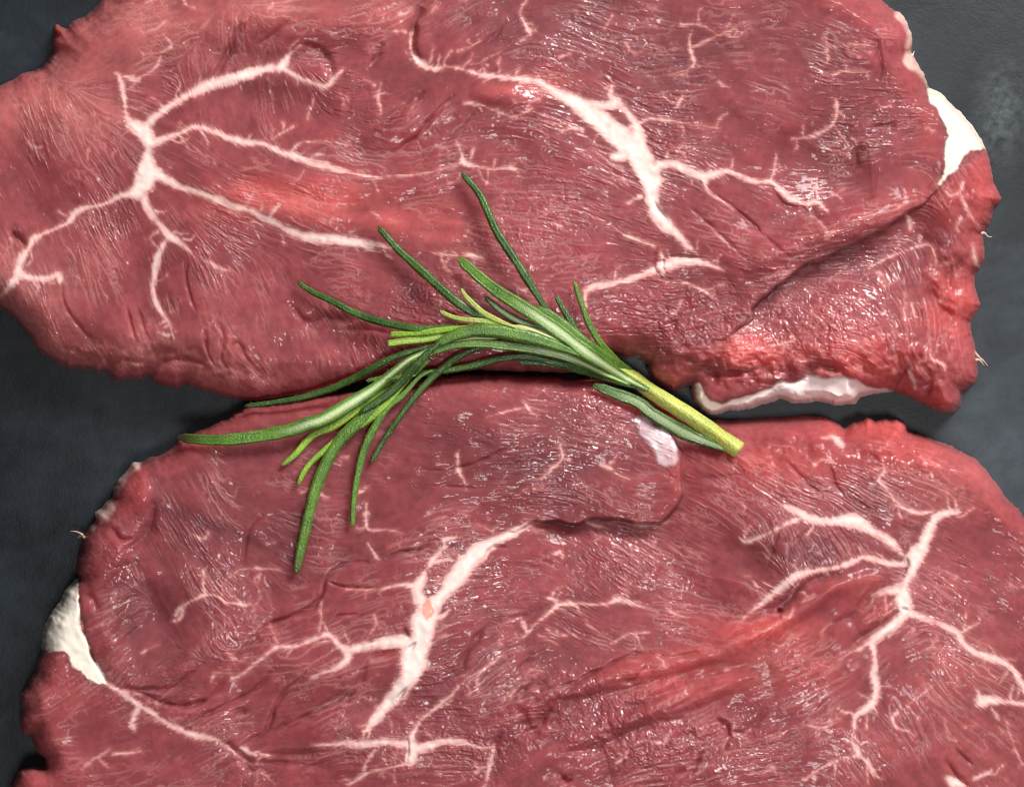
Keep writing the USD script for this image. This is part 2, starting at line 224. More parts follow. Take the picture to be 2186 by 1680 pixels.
# creases: points, depth, half width
CRE1 = [(tile(t, p), d, s) for t, p, d, s in [
    ('B', [(640, 30), (605, 110), (580, 200), (575, 290), (620, 350)], 30, 14),
    ('A', [(1230, 480), (1280, 400), (1330, 300), (1390, 180), (1450, 120)], 12, 7),
    ('A', [(1300, 430), (1480, 400), (1560, 330)], 8, 10),
    ('A', [(1500, 260), (1560, 230), (1640, 160), (1680, 120)], 14, 14),
    ('A', [(1760, 260), (1870, 290), (1900, 360), (1920, 450)], 10, 8),
    ('B', [(100, 460), (110, 400), (60, 300)], 12, 12),
    ('B', [(330, 400), (380, 330), (400, 270)], 10, 7),
    ('B', [(400, 780), (540, 640), (640, 540)], 9, 6),
    ('B', [(470, 890), (600, 800), (720, 660), (820, 560)], 16, 7),
    ('B', [(700, 880), (860, 760), (960, 660)], 7, 6),
    ('B', [(850, 380), (900, 310), (1040, 230), (1120, 130)], 6, 7),
    ('D', [(1080, 60), (1090, 200), (1140, 360)], 8, 5),
    ('D', [(360, 200), (380, 330), (480, 470), (520, 510)], 6, 6),
    ('D', [(740, 340), (790, 530)], 8, 5), ('D', [(800, 330), (860, 530)], 7, 5),
    ('D', [(1190, 470), (1210, 600), (1260, 690)], 9, 6),
    ('D', [(1330, 600), (1380, 540), (1430, 620), (1480, 690)], 9, 6),
    ('D', [(1360, 700), (1290, 640), (1300, 500), (1250, 380)], 7, 6),
    ('D', [(1700, 330), (1800, 420), (1900, 400), (2100, 420)], 16, 12),
    ('E', [(150, 480), (300, 460), (440, 485)], 16, 12),
    ('D', [(600, 700), (700, 640), (820, 650), (900, 580)], 9, 8),
    ('D', [(880, 720), (960, 650), (1100, 640), (1230, 690)], 9, 8),
    ('C', [(380, 1130), (520, 1230), (680, 1380), (820, 1500)], 7, 6),
    ('C', [(240, 1210), (420, 1370), (560, 1500)], 6, 6),
    ('C', [(720, 1100), (800, 1200), (900, 1215), (950, 1300)], 9, 7),
    ('C', [(930, 1200), (960, 1260), (1050, 1320), (1200, 1290)], 9, 14),
    ('C', [(1300, 780), (1350, 740), (1450, 730)], 8, 9),
    ('C', [(1200, 880), (1210, 960), (1150, 1010)], 8, 14),
    ('E', [(2000, 0), (1990, 100), (2050, 170), (2170, 190)], 8, 5),
    ('F', [(60, 80), (85, 60), (80, 100), (95, 130)], 8, 3),
    ('F', [(90, 40), (250, 45), (330, 60)], 8, 6),
    ('F', [(1640, 190), (1680, 310), (1760, 360)], 12, 14),
    ('F', [(240, 700), (320, 690), (380, 730), (480, 725), (640, 690), (720, 640)], 20, 12),
    ('F', [(720, 780), (860, 770), (960, 690), (1080, 690), (1200, 780)], 20, 12),
    ('F', [(1250, 690), (1300, 720), (1310, 740)], 14, 9),
    ('F', [(1430, 820), (1440, 760), (1500, 690), (1520, 640)], 18, 8),
    ('F', [(1560, 800), (1640, 780), (1600, 870)], 12, 8),
    ('D', [(70, 1350 - 1457), (150, 1430 - 1457)], 20, 8),
    ('C', [(1550, 1200), (1600, 1180), (1640, 1080), (1700, 1060)], 5, 6),
    ('C', [(1320, 480), (1350, 420), (1330, 280), (1310, 180)], 8, 14),
    ('C', [(1880, 1480), (1800, 1560), (1700, 1640)], 8, 14),
    ('B', [(1990, 1180), (2020, 1230), (2060, 1280)], 8, 3),
]]
CRE2 = [(tile(t, p), d, s) for t, p, d, s in [
    ('G', [(1340, 960), (1400, 860), (1470, 780), (1570, 690), (1700, 640), (1800, 600), (1870, 530), (1900, 430), (1960, 370), (2060, 335), (2140, 330)], 15, 5),
    ('G', [(720, 1050), (850, 1100), (950, 1145), (1080, 1165), (1180, 1140), (1250, 1090), (1310, 1005)], 16, 6),
    ('G', [(650, 1055), (800, 1070), (1000, 1060), (1100, 990), (1180, 920)], 11, 6),
    ('G', [(1120, 1260), (1250, 1190), (1400, 1120), (1520, 1040), (1600, 940)], 13, 6),
    ('G', [(1400, 1400), (1550, 1310), (1600, 1180), (1700, 1040), (1850, 950)], 12, 5),
    ('G', [(1550, 1320), (1700, 1260), (1850, 1190), (2000, 1130), (2100, 1040), (2120, 950)], 13, 5),
    ('G', [(1640, 1320), (1800, 1240), (1980, 1180)], 9, 5),
    ('G', [(900, 0), (880, 110), (830, 190), (740, 250)], 20, 14),
    ('G', [(640, 120), (700, 190), (780, 190)], 16, 10),
    ('G', [(1370, 1210), (1440, 1190)], 10, 8),
    ('G', [(1910, 440), (2000, 470), (2186, 480)], 10, 4),
    ('G', [(1840, 740), (1980, 640), (2100, 640)], 8, 4),
    ('G', [(1300, 1390), (1380, 1430), (1470, 1550)], 14, 12),
    ('G', [(1500, 1440), (1700, 1450), (1900, 1430)], 8, 8),
    ('G', [(1500, 1500), (1700, 1500), (1900, 1520)], 8, 8),
    ('G', [(460, 500), (470, 650), (510, 800), (560, 920), (620, 1030)], 16, 5),
    ('G', [(480, 520), (540, 540), (580, 640)], 10, 14),
    ('G', [(1420, 330), (1440, 180), (1520, 60)], 9, 5),
    ('H', [(430, 305), (520, 265), (600, 265), (650, 235), (720, 195)], 16, 5),
    ('H', [(1000, 320), (1040, 250), (1090, 238), (1130, 240)], 14, 5),
    ('H', [(1100, 1200), (1200, 1090), (1330, 1020)], 11, 5),
    ('H', [(1440, 1120), (1560, 1010), (1680, 950), (1850, 870), (1960, 860)], 15, 6),
    ('H', [(1400, 1070), (1500, 1030), (1580, 1000)], 9, 4),
    ('H', [(740, 1060), (850, 950), (920, 820), (1000, 720), (1080, 680)], 12, 7),
    ('H', [(1180, 980), (1220, 930), (1300, 880)], 7, 7),
    ('H', [(490, 1140), (530, 1080), (572, 1035)], 12, 3),
    ('H', [(560, 840), (600, 795)], 10, 3),
    ('H', [(330, 890), (420, 870), (490, 850)], 14, 7),
    ('H', [(553, 1350), (556, 1420), (545, 1470)], 14, 3),
    ('H', [(520, 710), (560, 770)], 9, 7),
    ('H', [(230, 1080), (290, 990), (320, 900)], 9, 5),
    ('H', [(0, 1190), (120, 1130), (230, 1080)], 11, 5),
    ('H', [(1150, 650), (1250, 640), (1350, 590)], 6, 8),
    ('H', [(1940, 940), (1900, 980), (1860, 1020), (1810, 1030)], 14, 5),
    ('H', [(1250, 1310), (1310, 1290), (1390, 1180)], 14, 7),
    ('H', [(1780, 1180), (1960, 1140), (2186, 1000)], 9, 12),
    ('H', [(1440, 1440), (1660, 1400), (1900, 1300), (2060, 1180)], 12, 14),
    ('H', [(1440, 1560), (1480, 1600), (1500, 1580)], 18, 6),
    ('H', [(1100, 1330), (1060, 1390), (1080, 1440)], 12, 6),
    ('H', [(2080, 1620), (2120, 1560), (2186, 1540)], 14, 8),
    ('I', [(540, 690), (660, 610), (760, 590), (860, 500), (960, 430), (1100, 400)], 18, 11),
    ('I', [(740, 625), (775, 595)], 34, 9),
    ('I', [(310, 845), (400, 810), (520, 740), (640, 700), (760, 650)], 14, 7),
    ('I', [(0, 860), (150, 880), (310, 850)], 13, 5),
    ('I', [(1200, 790), (1320, 720), (1430, 640), (1440, 580)], 15, 8),
    ('I', [(980, 800), (1090, 680), (1200, 640)], 10, 10),
    ('I', [(380, 1230), (460, 1300), (450, 1390), (410, 1440)], 14, 8),
    ('I', [(460, 1310), (560, 1320), (640, 1250), (680, 1190)], 9, 8),
    ('I', [(190, 1620), (260, 1540), (300, 1450), (330, 1430)], 16, 7),
    ('I', [(100, 1200), (240, 1120), (360, 1040)], 9, 9),
    ('I', [(1490, 300), (1500, 350), (1480, 400)], 9, 5),
    ('I', [(1470, 600), (1510, 605)], 10, 5),
    ('I', [(830, 260), (870, 190), (950, 130)], 7, 7),
    ('I', [(690, 350), (720, 260), (760, 130)], 7, 6),
    ('I', [(1740, 1500), (1800, 1580), (1870, 1640)], 16, 12),
    ('I', [(1790, 1420), (1880, 1510)], 10, 10),
    ('F', [(1130, 1100), (1150, 1050), (1200, 1010)], 16, 8),
    ('F', [(800, 1230), (900, 1330), (1000, 1420)], 7, 6),
    ('F', [(1050, 1260), (1090, 1370), (1130, 1420)], 6, 6),
    ('F', [(200, 1320), (400, 1330), (700, 1310)], 8, 16),
    ('E', [(650, 1370), (830, 1380), (1000, 1390)], 6, 5),
    ('E', [(640, 1280), (800, 1280), (980, 1230), (1120, 1160), (1230, 1160)], 6, 5),
]]
# broad ridges and hollows: points, height, half width
RDG1 = [([(430, 185), (600, 210), (760, 215)], -12, 42), ([(430, 120), (620, 125), (800, 110)], -14, 26), ([(300, 70), (560, 45), (870, 50)], 14, 34),
        ([(1600, 300), (1760, 370), (1880, 390)], -20, 66), ([(1540, 590), (1700, 520), (1950, 425)], 22, 34), ([(300, 420), (420, 640), (600, 760)], 8, 60), ([(1000, 190), (1150, 260), (1300, 420)], 10, 50),
        ([(80, 300), (60, 480)], -10, 50), ([(1650, 640), (1850, 560), (2010, 500)], -10, 30), ([(700, 300), (860, 330), (980, 240)], -12, 34)] + [(tile(t, p), d, s) for t, p, d, s in [
    ('A', [(1000, 960), (1300, 1120), (1700, 1250), (2186, 1330), (2500, 1440)], 7, 30),
    ('A', [(1200, 900), (1500, 1000), (1900, 1080), (2186, 1130)], 8, 26),
    ('A', [(1100, 640), (1600, 660), (2000, 720)], -10, 50),
    ('B', [(700, 200), (900, 250), (1300, 330), (1700, 400)], 14, 90),
    ('B', [(900, 560), (1200, 560), (1370, 590)], 9, 26),
    ('C', [(700, 820), (1000, 920), (1300, 900)], -14, 90),
    ('C', [(900, 1400), (1200, 1300), (1500, 1200)], 18, 40),
    ('C', [(300, 1300), (600, 1450), (800, 1570)], 10, 40),
    ('D', [(1700, 450), (2000, 520), (2186, 600)], -12, 40),
]]
RDG2 = [([(300, 1240), (360, 1330), (420, 1380)], -16, 44), ([(1610, 1320), (1720, 1265), (1880, 1205)], -14, 17), ([(1580, 1370), (1720, 1300), (1800, 1240), (1900, 1225)], 18, 20), ([(1800, 1330), (1870, 1280), (1910, 1240)], -16, 20),
        ([(1060, 1540), (1300, 1445), (1540, 1375), (1660, 1320)], 16, 22), ([(1160, 1500), (1320, 1475), (1560, 1405)], -7, 9), ([(1180, 1600), (1450, 1500), (1650, 1420)], 14, 24), ([(1250, 1570), (1420, 1540), (1600, 1460)], -7, 10),
        ([(240, 1130), (260, 1210)], 12, 34), ([(200, 1260), (240, 1400), (290, 1480)], 10, 26), ([(1500, 1120), (1640, 1250), (1560, 1290)], -12, 40), ([(1050, 1180), (1250, 1160), (1420, 1220)], 12, 50), ([(480, 1480), (800, 1500), (1000, 1520)], -10, 40),
        ([(860, 1080), (1150, 1050), (1400, 1080)], 8, 40)] + [(tile(t, p), d, s) for t, p, d, s in [
    ('E', [(500, 1000), (1000, 1050), (1500, 1100), (1900, 1200)], 14, 90),
    ('I', [(820, 620), (900, 530), (1000, 480), (1200, 440)], 14, 18),
    ('I', [(0, 960), (300, 920), (600, 780), (800, 680)], 16, 26),
    ('I', [(1300, 600), (1350, 620), (1200, 700)], 10, 26),
    ('I', [(100, 300), (300, 500), (500, 640)], -12, 60),
    ('G', [(700, 860), (900, 700), (1000, 640)], -16, 60),
    ('G', [(560, 120), (620, 80)], 0, 20),
    ('D', [(760, 1420), (880, 1480)], 12, 34),
    ('G', [(560, 350), (640, 440)], 10, 36),
    ('H', [(1700, 1200), (2186, 1080)], 10, 44),
    ('H', [(1700, 1480), (2186, 1360)], 14, 50),
]]

# grain direction guides (x, y, dx, dy)
GUIDE = np.array([
    (60, 330, .5, 1), (200, 560, .45, 1), (120, 700, .4, 1), (400, 670, .4, 1), (300, 240, 1, .4), (480, 340, 1, .45), (600, 470, 1, .22), (540, 215, .15, 1), (470, 200, .1, 1), (600, 260, .4, 1),
    (700, 330, 1, .3), (850, 360, 1, -.02), (1000, 290, 1, -.3), (960, 200, .8, -.6), (1100, 380, 1, .1), (1000, 450, 1, .1), (750, 560, 1, .08), (1150, 560, 1, .1), (620, 650, .45, 1), (700, 740, .4, 1),
    (1300, 100, 1, .2), (1600, 200, 1, .08), (1800, 120, 1, .1), (1850, 330, 1, .05), (1920, 400, 1, -.1), (1600, 480, 1, .45), (1750, 450, 1, -.15), (1350, 480, 1, .25), (1700, 610, 1, -.1), (2010, 620, .3, 1),
    (1500, 720, 1, -.1), (300, 60, 1, -.4), (700, 40, 1, -.1), (2040, 400, .6, 1), (1250, 300, 1, .2), (200, 330, .5, 1), (240, 90, 1, -.6), (1000, 640, 1, .1), (930, 110, 1, -.5),
    (700, 900, 1, .15), (1100, 980, 1, .08), (1350, 1050, 1, .3), (620, 1080, 1, .25), (400, 1130, .6, 1), (480, 1300, .6, 1), (560, 1400, 1, -.4), (740, 1450, 1, -.5), (1060, 1250, 1, -.1), (1150, 1200, 1, .35),
    (1300, 1180, 1, .5), (1250, 1350, 1, .3), (1100, 1420, 1, -.6), (1500, 1060, 1, .5), (1520, 1170, 1, .75), (1600, 1240, 1, .35), (1480, 1340, 1, .2), (1720, 1170, .35, 1), (1450, 1480, 1, -.2), (1700, 1350, 1, -.6),
    (1850, 1400, .9, -.6), (1950, 1550, .7, 1), (2100, 1250, .8, .6), (250, 1420, 1, -.5), (300, 1600, 1, -.3), (1700, 1000, 1, .2), (1900, 1000, 1, .4), (800, 1180, 1, -.2), (900, 1580, 1, .1), (1250, 1580, .8, -.5),
], float)
# gaussian spots (x, y, rx, ry, strength)
PALE = [(60, 240, 180, 60, .9), (250, 60, 190, 70, .8), (560, 5, 300, 40, .55), (60, 640, 130, 130, .65), (250, 740, 220, 60, .7), (500, 790, 120, 40, .4), (130, 130, 90, 60, .8), (1530, 930, 120, 40, .2), (2090, 1060, 120, 90, .4), (880, 20, 60, 40, .4), (2150, 1500, 260, 240, .22), (60, 1480, 40, 60, .35)]
RED = [(640, 425, 190, 38, .9), (820, 470, 160, 30, .7), (560, 400, 90, 30, .6), (1620, 760, 230, 50, .65), (1850, 790, 120, 60, .6), (2030, 640, 50, 70, .8), (1370, 730, 130, 50, .5), (1860, 920, 120, 30, .9), (1700, 985, 170, 40, .7), (1450, 1010, 40, 60, .6), (2000, 420, 70, 60, .5), (2090, 420, 40, 90, .5),
       (1640, 1350, 160, 36, .6), (1500, 1440, 220, 40, .6), (1800, 1290, 80, 30, .4), (1920, 960, 90, 60, .5), (1985, 280, 26, 80, .5), (860, 300, 40, 20, .3), (290, 1050, 26, 60, .4), (150, 1440, 70, 90, .3), (1160, 175, 140, 26, .35), (830, 1396, 30, 10, .9)]
DULL = [(1500, 120, 420, 160, .7), (1200, 60, 260, 120, .7), (1800, 330, 160, 120, .6), (500, 1100, 260, 160, .6), (330, 1300, 120, 140, .7), (1100, 980, 320, 140, .6), (1100, 1430, 280, 120, .45), (1900, 560, 200, 70, .4), (1650, 660, 90, 60, .4), (1700, 1180, 120, 60, .7), (1880, 1060, 80, 60, .5), (560, 170, 160, 60, .3)]
WET = [(1300, 1470, 150, 70, 1.), (1400, 1560, 170, 70, 1.), (1560, 1400, 120, 50, .9), (1650, 1270, 110, 40, .7), (1250, 1560, 120, 80, .8), (1050, 1600, 200, 40, .6), (1380, 1520, 140, 100, 1.), (870, 1590, 160, 40, .6), (255, 1190, 50, 50, .9), (300, 1120, 60, 50, .6), (1690, 700, 190, 70, .8), (1500, 640, 60, 40, .6), (620, 680, 60, 50, .6), (740, 720, 60, 40, .7), (1100, 530, 120, 60, .5), (1230, 870, 220, 40, .5), (520, 1240, 140, 80, .6), (900, 620, 160, 60, .5), (1000, 420, 120, 60, .4), (860, 480, 180, 30, .6), (1240, 1210, 160, 80, .4), (870, 1300, 50, 50, .7), (2000, 640, 40, 60, .5), (1480, 700, 120, 80, .5), (1880, 940, 80, 30, .5)]
TORN = [(1550, 790, 320, 48, 1.), (1900, 800, 130, 70, .9), (2020, 650, 40, 110, .9), (1380, 770, 90, 40, .7), (1870, 910, 110, 35, 1.), (1600, 950, 180, 30, .7), (250, 770, 240, 40, .45), (480, 810, 130, 35, .5), (60, 1460, 40, 60, .5), (2060, 420, 50, 70, .4), (1950, 960, 140, 30, .6), (160, 1080, 40, 50, .4), (1420, 1560, 130, 90, .3), (1150, 1510, 80, 60, .6)]

# ------------------------------------------------------------------ fields on a grid
STEP = 2.0
X0, X1, Y0, Y1 = -120, 2304, -120, 1800
NX, NY = int((X1 - X0) / STEP) + 1, int((Y1 - Y0) / STEP) + 1
gx, gy = X0 + STEP * np.arange(NX), Y0 + STEP * np.arange(NY)
XX, YY = np.meshgrid(gx, gy)
rng = np.random.default_rng(7)


def gnoise(sigma, sy=None):
    n = ndi.gaussian_filter(rng.normal(size=(NY, NX)).astype(np.float32), (sy or sigma, sigma))
    return n / n.std()


def spots(table):
    out = np.zeros((NY, NX), np.float32)
    for x, y, rx, ry, s in table:
        out = np.maximum(out, s * np.exp(-((XX - x) / rx) ** 2 - ((YY - y) / ry) ** 2))
    return out


def spline(p, per=8.0):
    p = np.asarray(p, float)
    out = []
    for i in range(len(p) - 1):
        a, b, c, d = p[max(i - 1, 0)], p[i], p[i + 1], p[min(i + 2, len(p) - 1)]
        n = max(2, int(np.hypot(*(c - b)[:2]) / per))
        t = np.linspace(0, 1, n, endpoint=False)[:, None]
        q = 0.5 * ((2 * b) + (c - a) * t + (2 * a - 5 * b + 4 * c - d) * t ** 2 + (-a + 3 * b - 3 * c + d) * t ** 3)
        out.append(q)
    out.append(p[-1:])
    return np.vstack(out)


def line_field(p, reach, per=8.0):
    """slices of the grid round the line, distance, place along it 0..1, side (+ = left of travel as seen from above) and extra column."""
    q = spline(p, per)
    lo, hi = q[:, :2].min(0) - reach, q[:, :2].max(0) + reach
    i0, i1 = max(0, int((lo[0] - X0) / STEP)), min(NX, int((hi[0] - X0) / STEP) + 2)
    j0, j1 = max(0, int((lo[1] - Y0) / STEP)), min(NY, int((hi[1] - Y0) / STEP) + 2)
    if i1 <= i0 or j1 <= j0:
        return None
    sl = (slice(j0, j1), slice(i0, i1))
    d = np.full((j1 - j0, i1 - i0), 1e6, np.float32)
    t = np.zeros_like(d)
    side = np.ones_like(d)
    ex = np.zeros_like(d)
    best = np.full_like(d, 1e6)
    seg = np.hypot(*(np.diff(q[:, :2], axis=0).T))
    cum = np.r_[0, np.cumsum(seg)]
    for k in range(len(q) - 1):
        a, b = q[k], q[k + 1]
        m = reach + 2
        a0, a1 = max(i0, int((min(a[0], b[0]) - m - X0) / STEP)), min(i1, int((max(a[0], b[0]) + m - X0) / STEP) + 2)
        b0, b1 = max(j0, int((min(a[1], b[1]) - m - Y0) / STEP)), min(j1, int((max(a[1], b[1]) + m - Y0) / STEP) + 2)
        if a1 <= a0 or b1 <= b0:
            continue
        s2 = (slice(b0 - j0, b1 - j0), slice(a0 - i0, a1 - i0))
        px, py = XX[b0:b1, a0:a1] - a[0], YY[b0:b1, a0:a1] - a[1]
        dx, dy = b[0] - a[0], b[1] - a[1]
        l2 = dx * dx + dy * dy + 1e-9
        u = np.clip((px * dx + py * dy) / l2, 0, 1)
        dd = np.hypot(px - u * dx, py - u * dy)
        e = (a[2] + (b[2] - a[2]) * u) if q.shape[1] > 2 else 0 * u
        key = dd - e * 0.5
        w = key < best[s2]
        best[s2] = np.where(w, key, best[s2])
        d[s2] = np.where(w, dd, d[s2])
        t[s2] = np.where(w, (cum[k] + u * seg[k]) / cum[-1], t[s2])
        side[s2] = np.where(w, np.sign(dy * px - dx * py + 1e-9), side[s2])
        ex[s2] = np.where(w, e, ex[s2])
    return sl, d, t, side, ex


def fill_polygon(poly):
    p = np.asarray(poly, float)
    a, b = p, np.roll(p, -1, 0)
    out = np.zeros((NY, NX), bool)
    for j, y in enumerate(gy):
        w = (a[:, 1] <= y) != (b[:, 1] <= y)
        if not w.any():
            continue
        xs = np.sort(a[w, 0] + (y - a[w, 1]) / (b[w, 1] - a[w, 1]) * (b[w, 0] - a[w, 0]))
        for x0, x1 in zip(xs[::2], xs[1::2]):
            out[j, max(0, int(np.ceil((x0 - X0) / STEP))):max(0, int(np.floor((x1 - X0) / STEP)) + 1)] = True
    return out


def sdf(poly, soft=1.0):
    m = fill_polygon(poly)
    d = ndi.distance_transform_edt(m) - ndi.distance_transform_edt(~m)
    d = d - 0.5 * np.sign(d)
    return ndi.gaussian_filter(d.astype(np.float32), soft) * STEP


def smooth(a, b, x):
    t = np.clip((x - a) / (b - a), 0, 1)
    return t * t * (3 - 2 * t)


# grain: a direction field from the guides, bent by noise, and noise smeared along it
ang = 2 * np.arctan2(GUIDE[:, 3], GUIDE[:, 2])
cs, sn = np.zeros((NY, NX), np.float32), np.zeros((NY, NX), np.float32)
for (x, y, _, _), a in zip(GUIDE, ang):
    w = 1.0 / (((XX - x) ** 2 + (YY - y) ** 2) / 1e4 + 0.25) ** 2
    cs += w * np.cos(a)
    sn += w * np.sin(a)
theta = 0.5 * np.arctan2(sn, cs) + 0.13 * gnoise(18) + 0.06 * gnoise(6)
VX, VY = np.cos(theta).astype(np.float32), np.sin(theta).astype(np.float32)


def smear(layers, n, h=1.0):
    JJ, II = np.meshgrid(np.arange(NY, dtype=np.float32), np.arange(NX, dtype=np.float32), indexing='ij')
    acc = [l.copy() for l in layers]
    for sgn in (1, -1):
        pi, pj = II.copy(), JJ.copy()
        dx, dy = VX * sgn, VY * sgn
        for _ in range(n):
            pi += dx * h
            pj += dy * h
            ii, jj = np.clip(np.rint(pi), 0, NX - 1).astype(np.int32), np.clip(np.rint(pj), 0, NY - 1).astype(np.int32)
            nx, ny = VX[jj, ii], VY[jj, ii]
            f = np.where(nx * dx + ny * dy < 0, -1, 1)
            dx, dy = nx * f, ny * f
            fi, fj = np.clip(pi, 0, NX - 1.001), np.clip(pj, 0, NY - 1.001)
            i0, j0 = fi.astype(np.int32), fj.astype(np.int32)
            u, v = fi - i0, fj - j0
            for a, l in zip(acc, layers):
                a += (l[j0, i0] * (1 - u) + l[j0, i0 + 1] * u) * (1 - v) + (l[j0 + 1, i0] * (1 - u) + l[j0 + 1, i0 + 1] * u) * v
    return [(a - a.mean()) / a.std() for a in acc]


FIB, FIB2, BUND, BUND2 = smear([rng.normal(size=(NY, NX)).astype(np.float32), rng.normal(size=(NY, NX)).astype(np.float32), gnoise(3.0), gnoise(6.5)], 7, 1.0)
BUND = ndi.gaussian_filter(BUND, 1.0)
BUND /= BUND.std()
LONG, WEB1, WEB2 = smear([gnoise(1.0), gnoise(1.9), gnoise(3.4)], 20, 1.5)


def contour(w):
    g = np.hypot(*np.gradient(ndi.gaussian_filter(w, 0.7)))
    return np.abs(w) / (g + 0.02)


WEB = np.minimum(contour(WEB1 + 0.15 * gnoise(1.2)), contour(WEB2 + 0.1 * gnoise(1.2)) * 0.8)      # distance, in cells, to the sheaths between fibre bundles
BRIGHT = [(640, 430, 150, 30, 1.0), (560, 412, 110, 22, .7), (800, 468, 150, 22, .7), (930, 510, 90, 16, .6), (1690, 1340, 130, 18, .55), (1560, 1395, 160, 20, .5), (1850, 1250, 90, 16, .35), (1100, 190, 110, 18, .4)]
WETF, TORNF, PALEF, REDF, DULLF, BRIGHTF = map(spots, (WET, TORN, PALE, RED, DULL, BRIGHT))
N_BROAD, N_MID, N_LUMP, N_FINE, N_EDGE, N_EDGE2 = gnoise(60), gnoise(22), gnoise(7), gnoise(2.2), gnoise(4), gnoise(1.3)
N_PATCH = gnoise(28)


def cracks(cell):
    """thin net of furrows, as on drying wet meat: distance between the nearest two of many points, stretched a little along the grain"""
    from scipy.spatial import cKDTree
    n = int((X1 - X0) * (Y1 - Y0) / cell ** 2)
    p = np.c_[rng.uniform(X0, X1, n), rng.uniform(Y0, Y1, n)]
    q = np.c_[(XX + 5 * N_EDGE).ravel(), (YY + 5 * N_EDGE2).ravel()]
    d, k = cKDTree(p).query(q, k=2)
    k = k[:, 0]
    tilt = rng.normal(size=(n, 2)) * 0.12
    facet = ((q - p[k]) * tilt[k]).sum(1) + rng.normal(size=n)[k] * 0.35
    return (d[:, 1] - d[:, 0]).reshape(NY, NX).astype(np.float32), ndi.gaussian_filter(facet.reshape(NY, NX).astype(np.float32), 0.6)


NET, FACET = cracks(12.5)
CELL, _ = cracks(44.0)

THICK = 165.0


rng2 = np.random.default_rng(21)


def twigs(fats, d):
    """hair-thin side shoots of the seams and loose flecks between them, turned half way to the grain"""
    out = []

    def dirn(x, y):
        i, j = int(np.clip((x - X0) / STEP, 0, NX - 1)), int(np.clip((y - Y0) / STEP, 0, NY - 1))
        return theta[j, i], d[j, i]

    def shoot(x, y, a, length, w):
        p = [(x, y, w)]
        for k in range(3):
            x, y = x + math.cos(a) * length / 3, y + math.sin(a) * length / 3
            a += rng2.normal() * 0.45
            p.append((x, y, w * (0.75, 0.5, 0.2)[k]))
        return p

    for p in fats:
        q = spline(p, 10)
        for k in range(2, len(q) - 1):
            if rng2.random() < 0.16:
                th, dd = dirn(q[k, 0], q[k, 1])
                if dd < 12:
                    continue
                along = math.atan2(*(q[k + 1] - q[k - 1])[1::-1])
                side = rng2.choice((-1, 1))
                a = along + side * rng2.uniform(0.6, 1.5)
                out.append(shoot(q[k, 0], q[k, 1], a, q[k, 2] * 0.5 + rng2.uniform(12, 42), min(7.0, 2.5 + 0.25 * q[k, 2])))
    for _ in range(150):
        x, y = rng2.uniform(0, 2186), rng2.uniform(0, 1680)
        th, dd = dirn(x, y)
        if dd < 40:
            continue
        a = th + rng2.normal() * 0.5 + rng2.choice((0, math.pi))
        s1 = shoot(x, y, a, rng2.uniform(14, 55), rng2.uniform(2.5, 5.0))
        out.append(s1)
        if rng2.random() < 0.5:
            out.append(shoot(s1[1][0], s1[1][1], a + rng2.choice((-1, 1)) * 1.0, rng2.uniform(10, 30), 3.0))
    return out


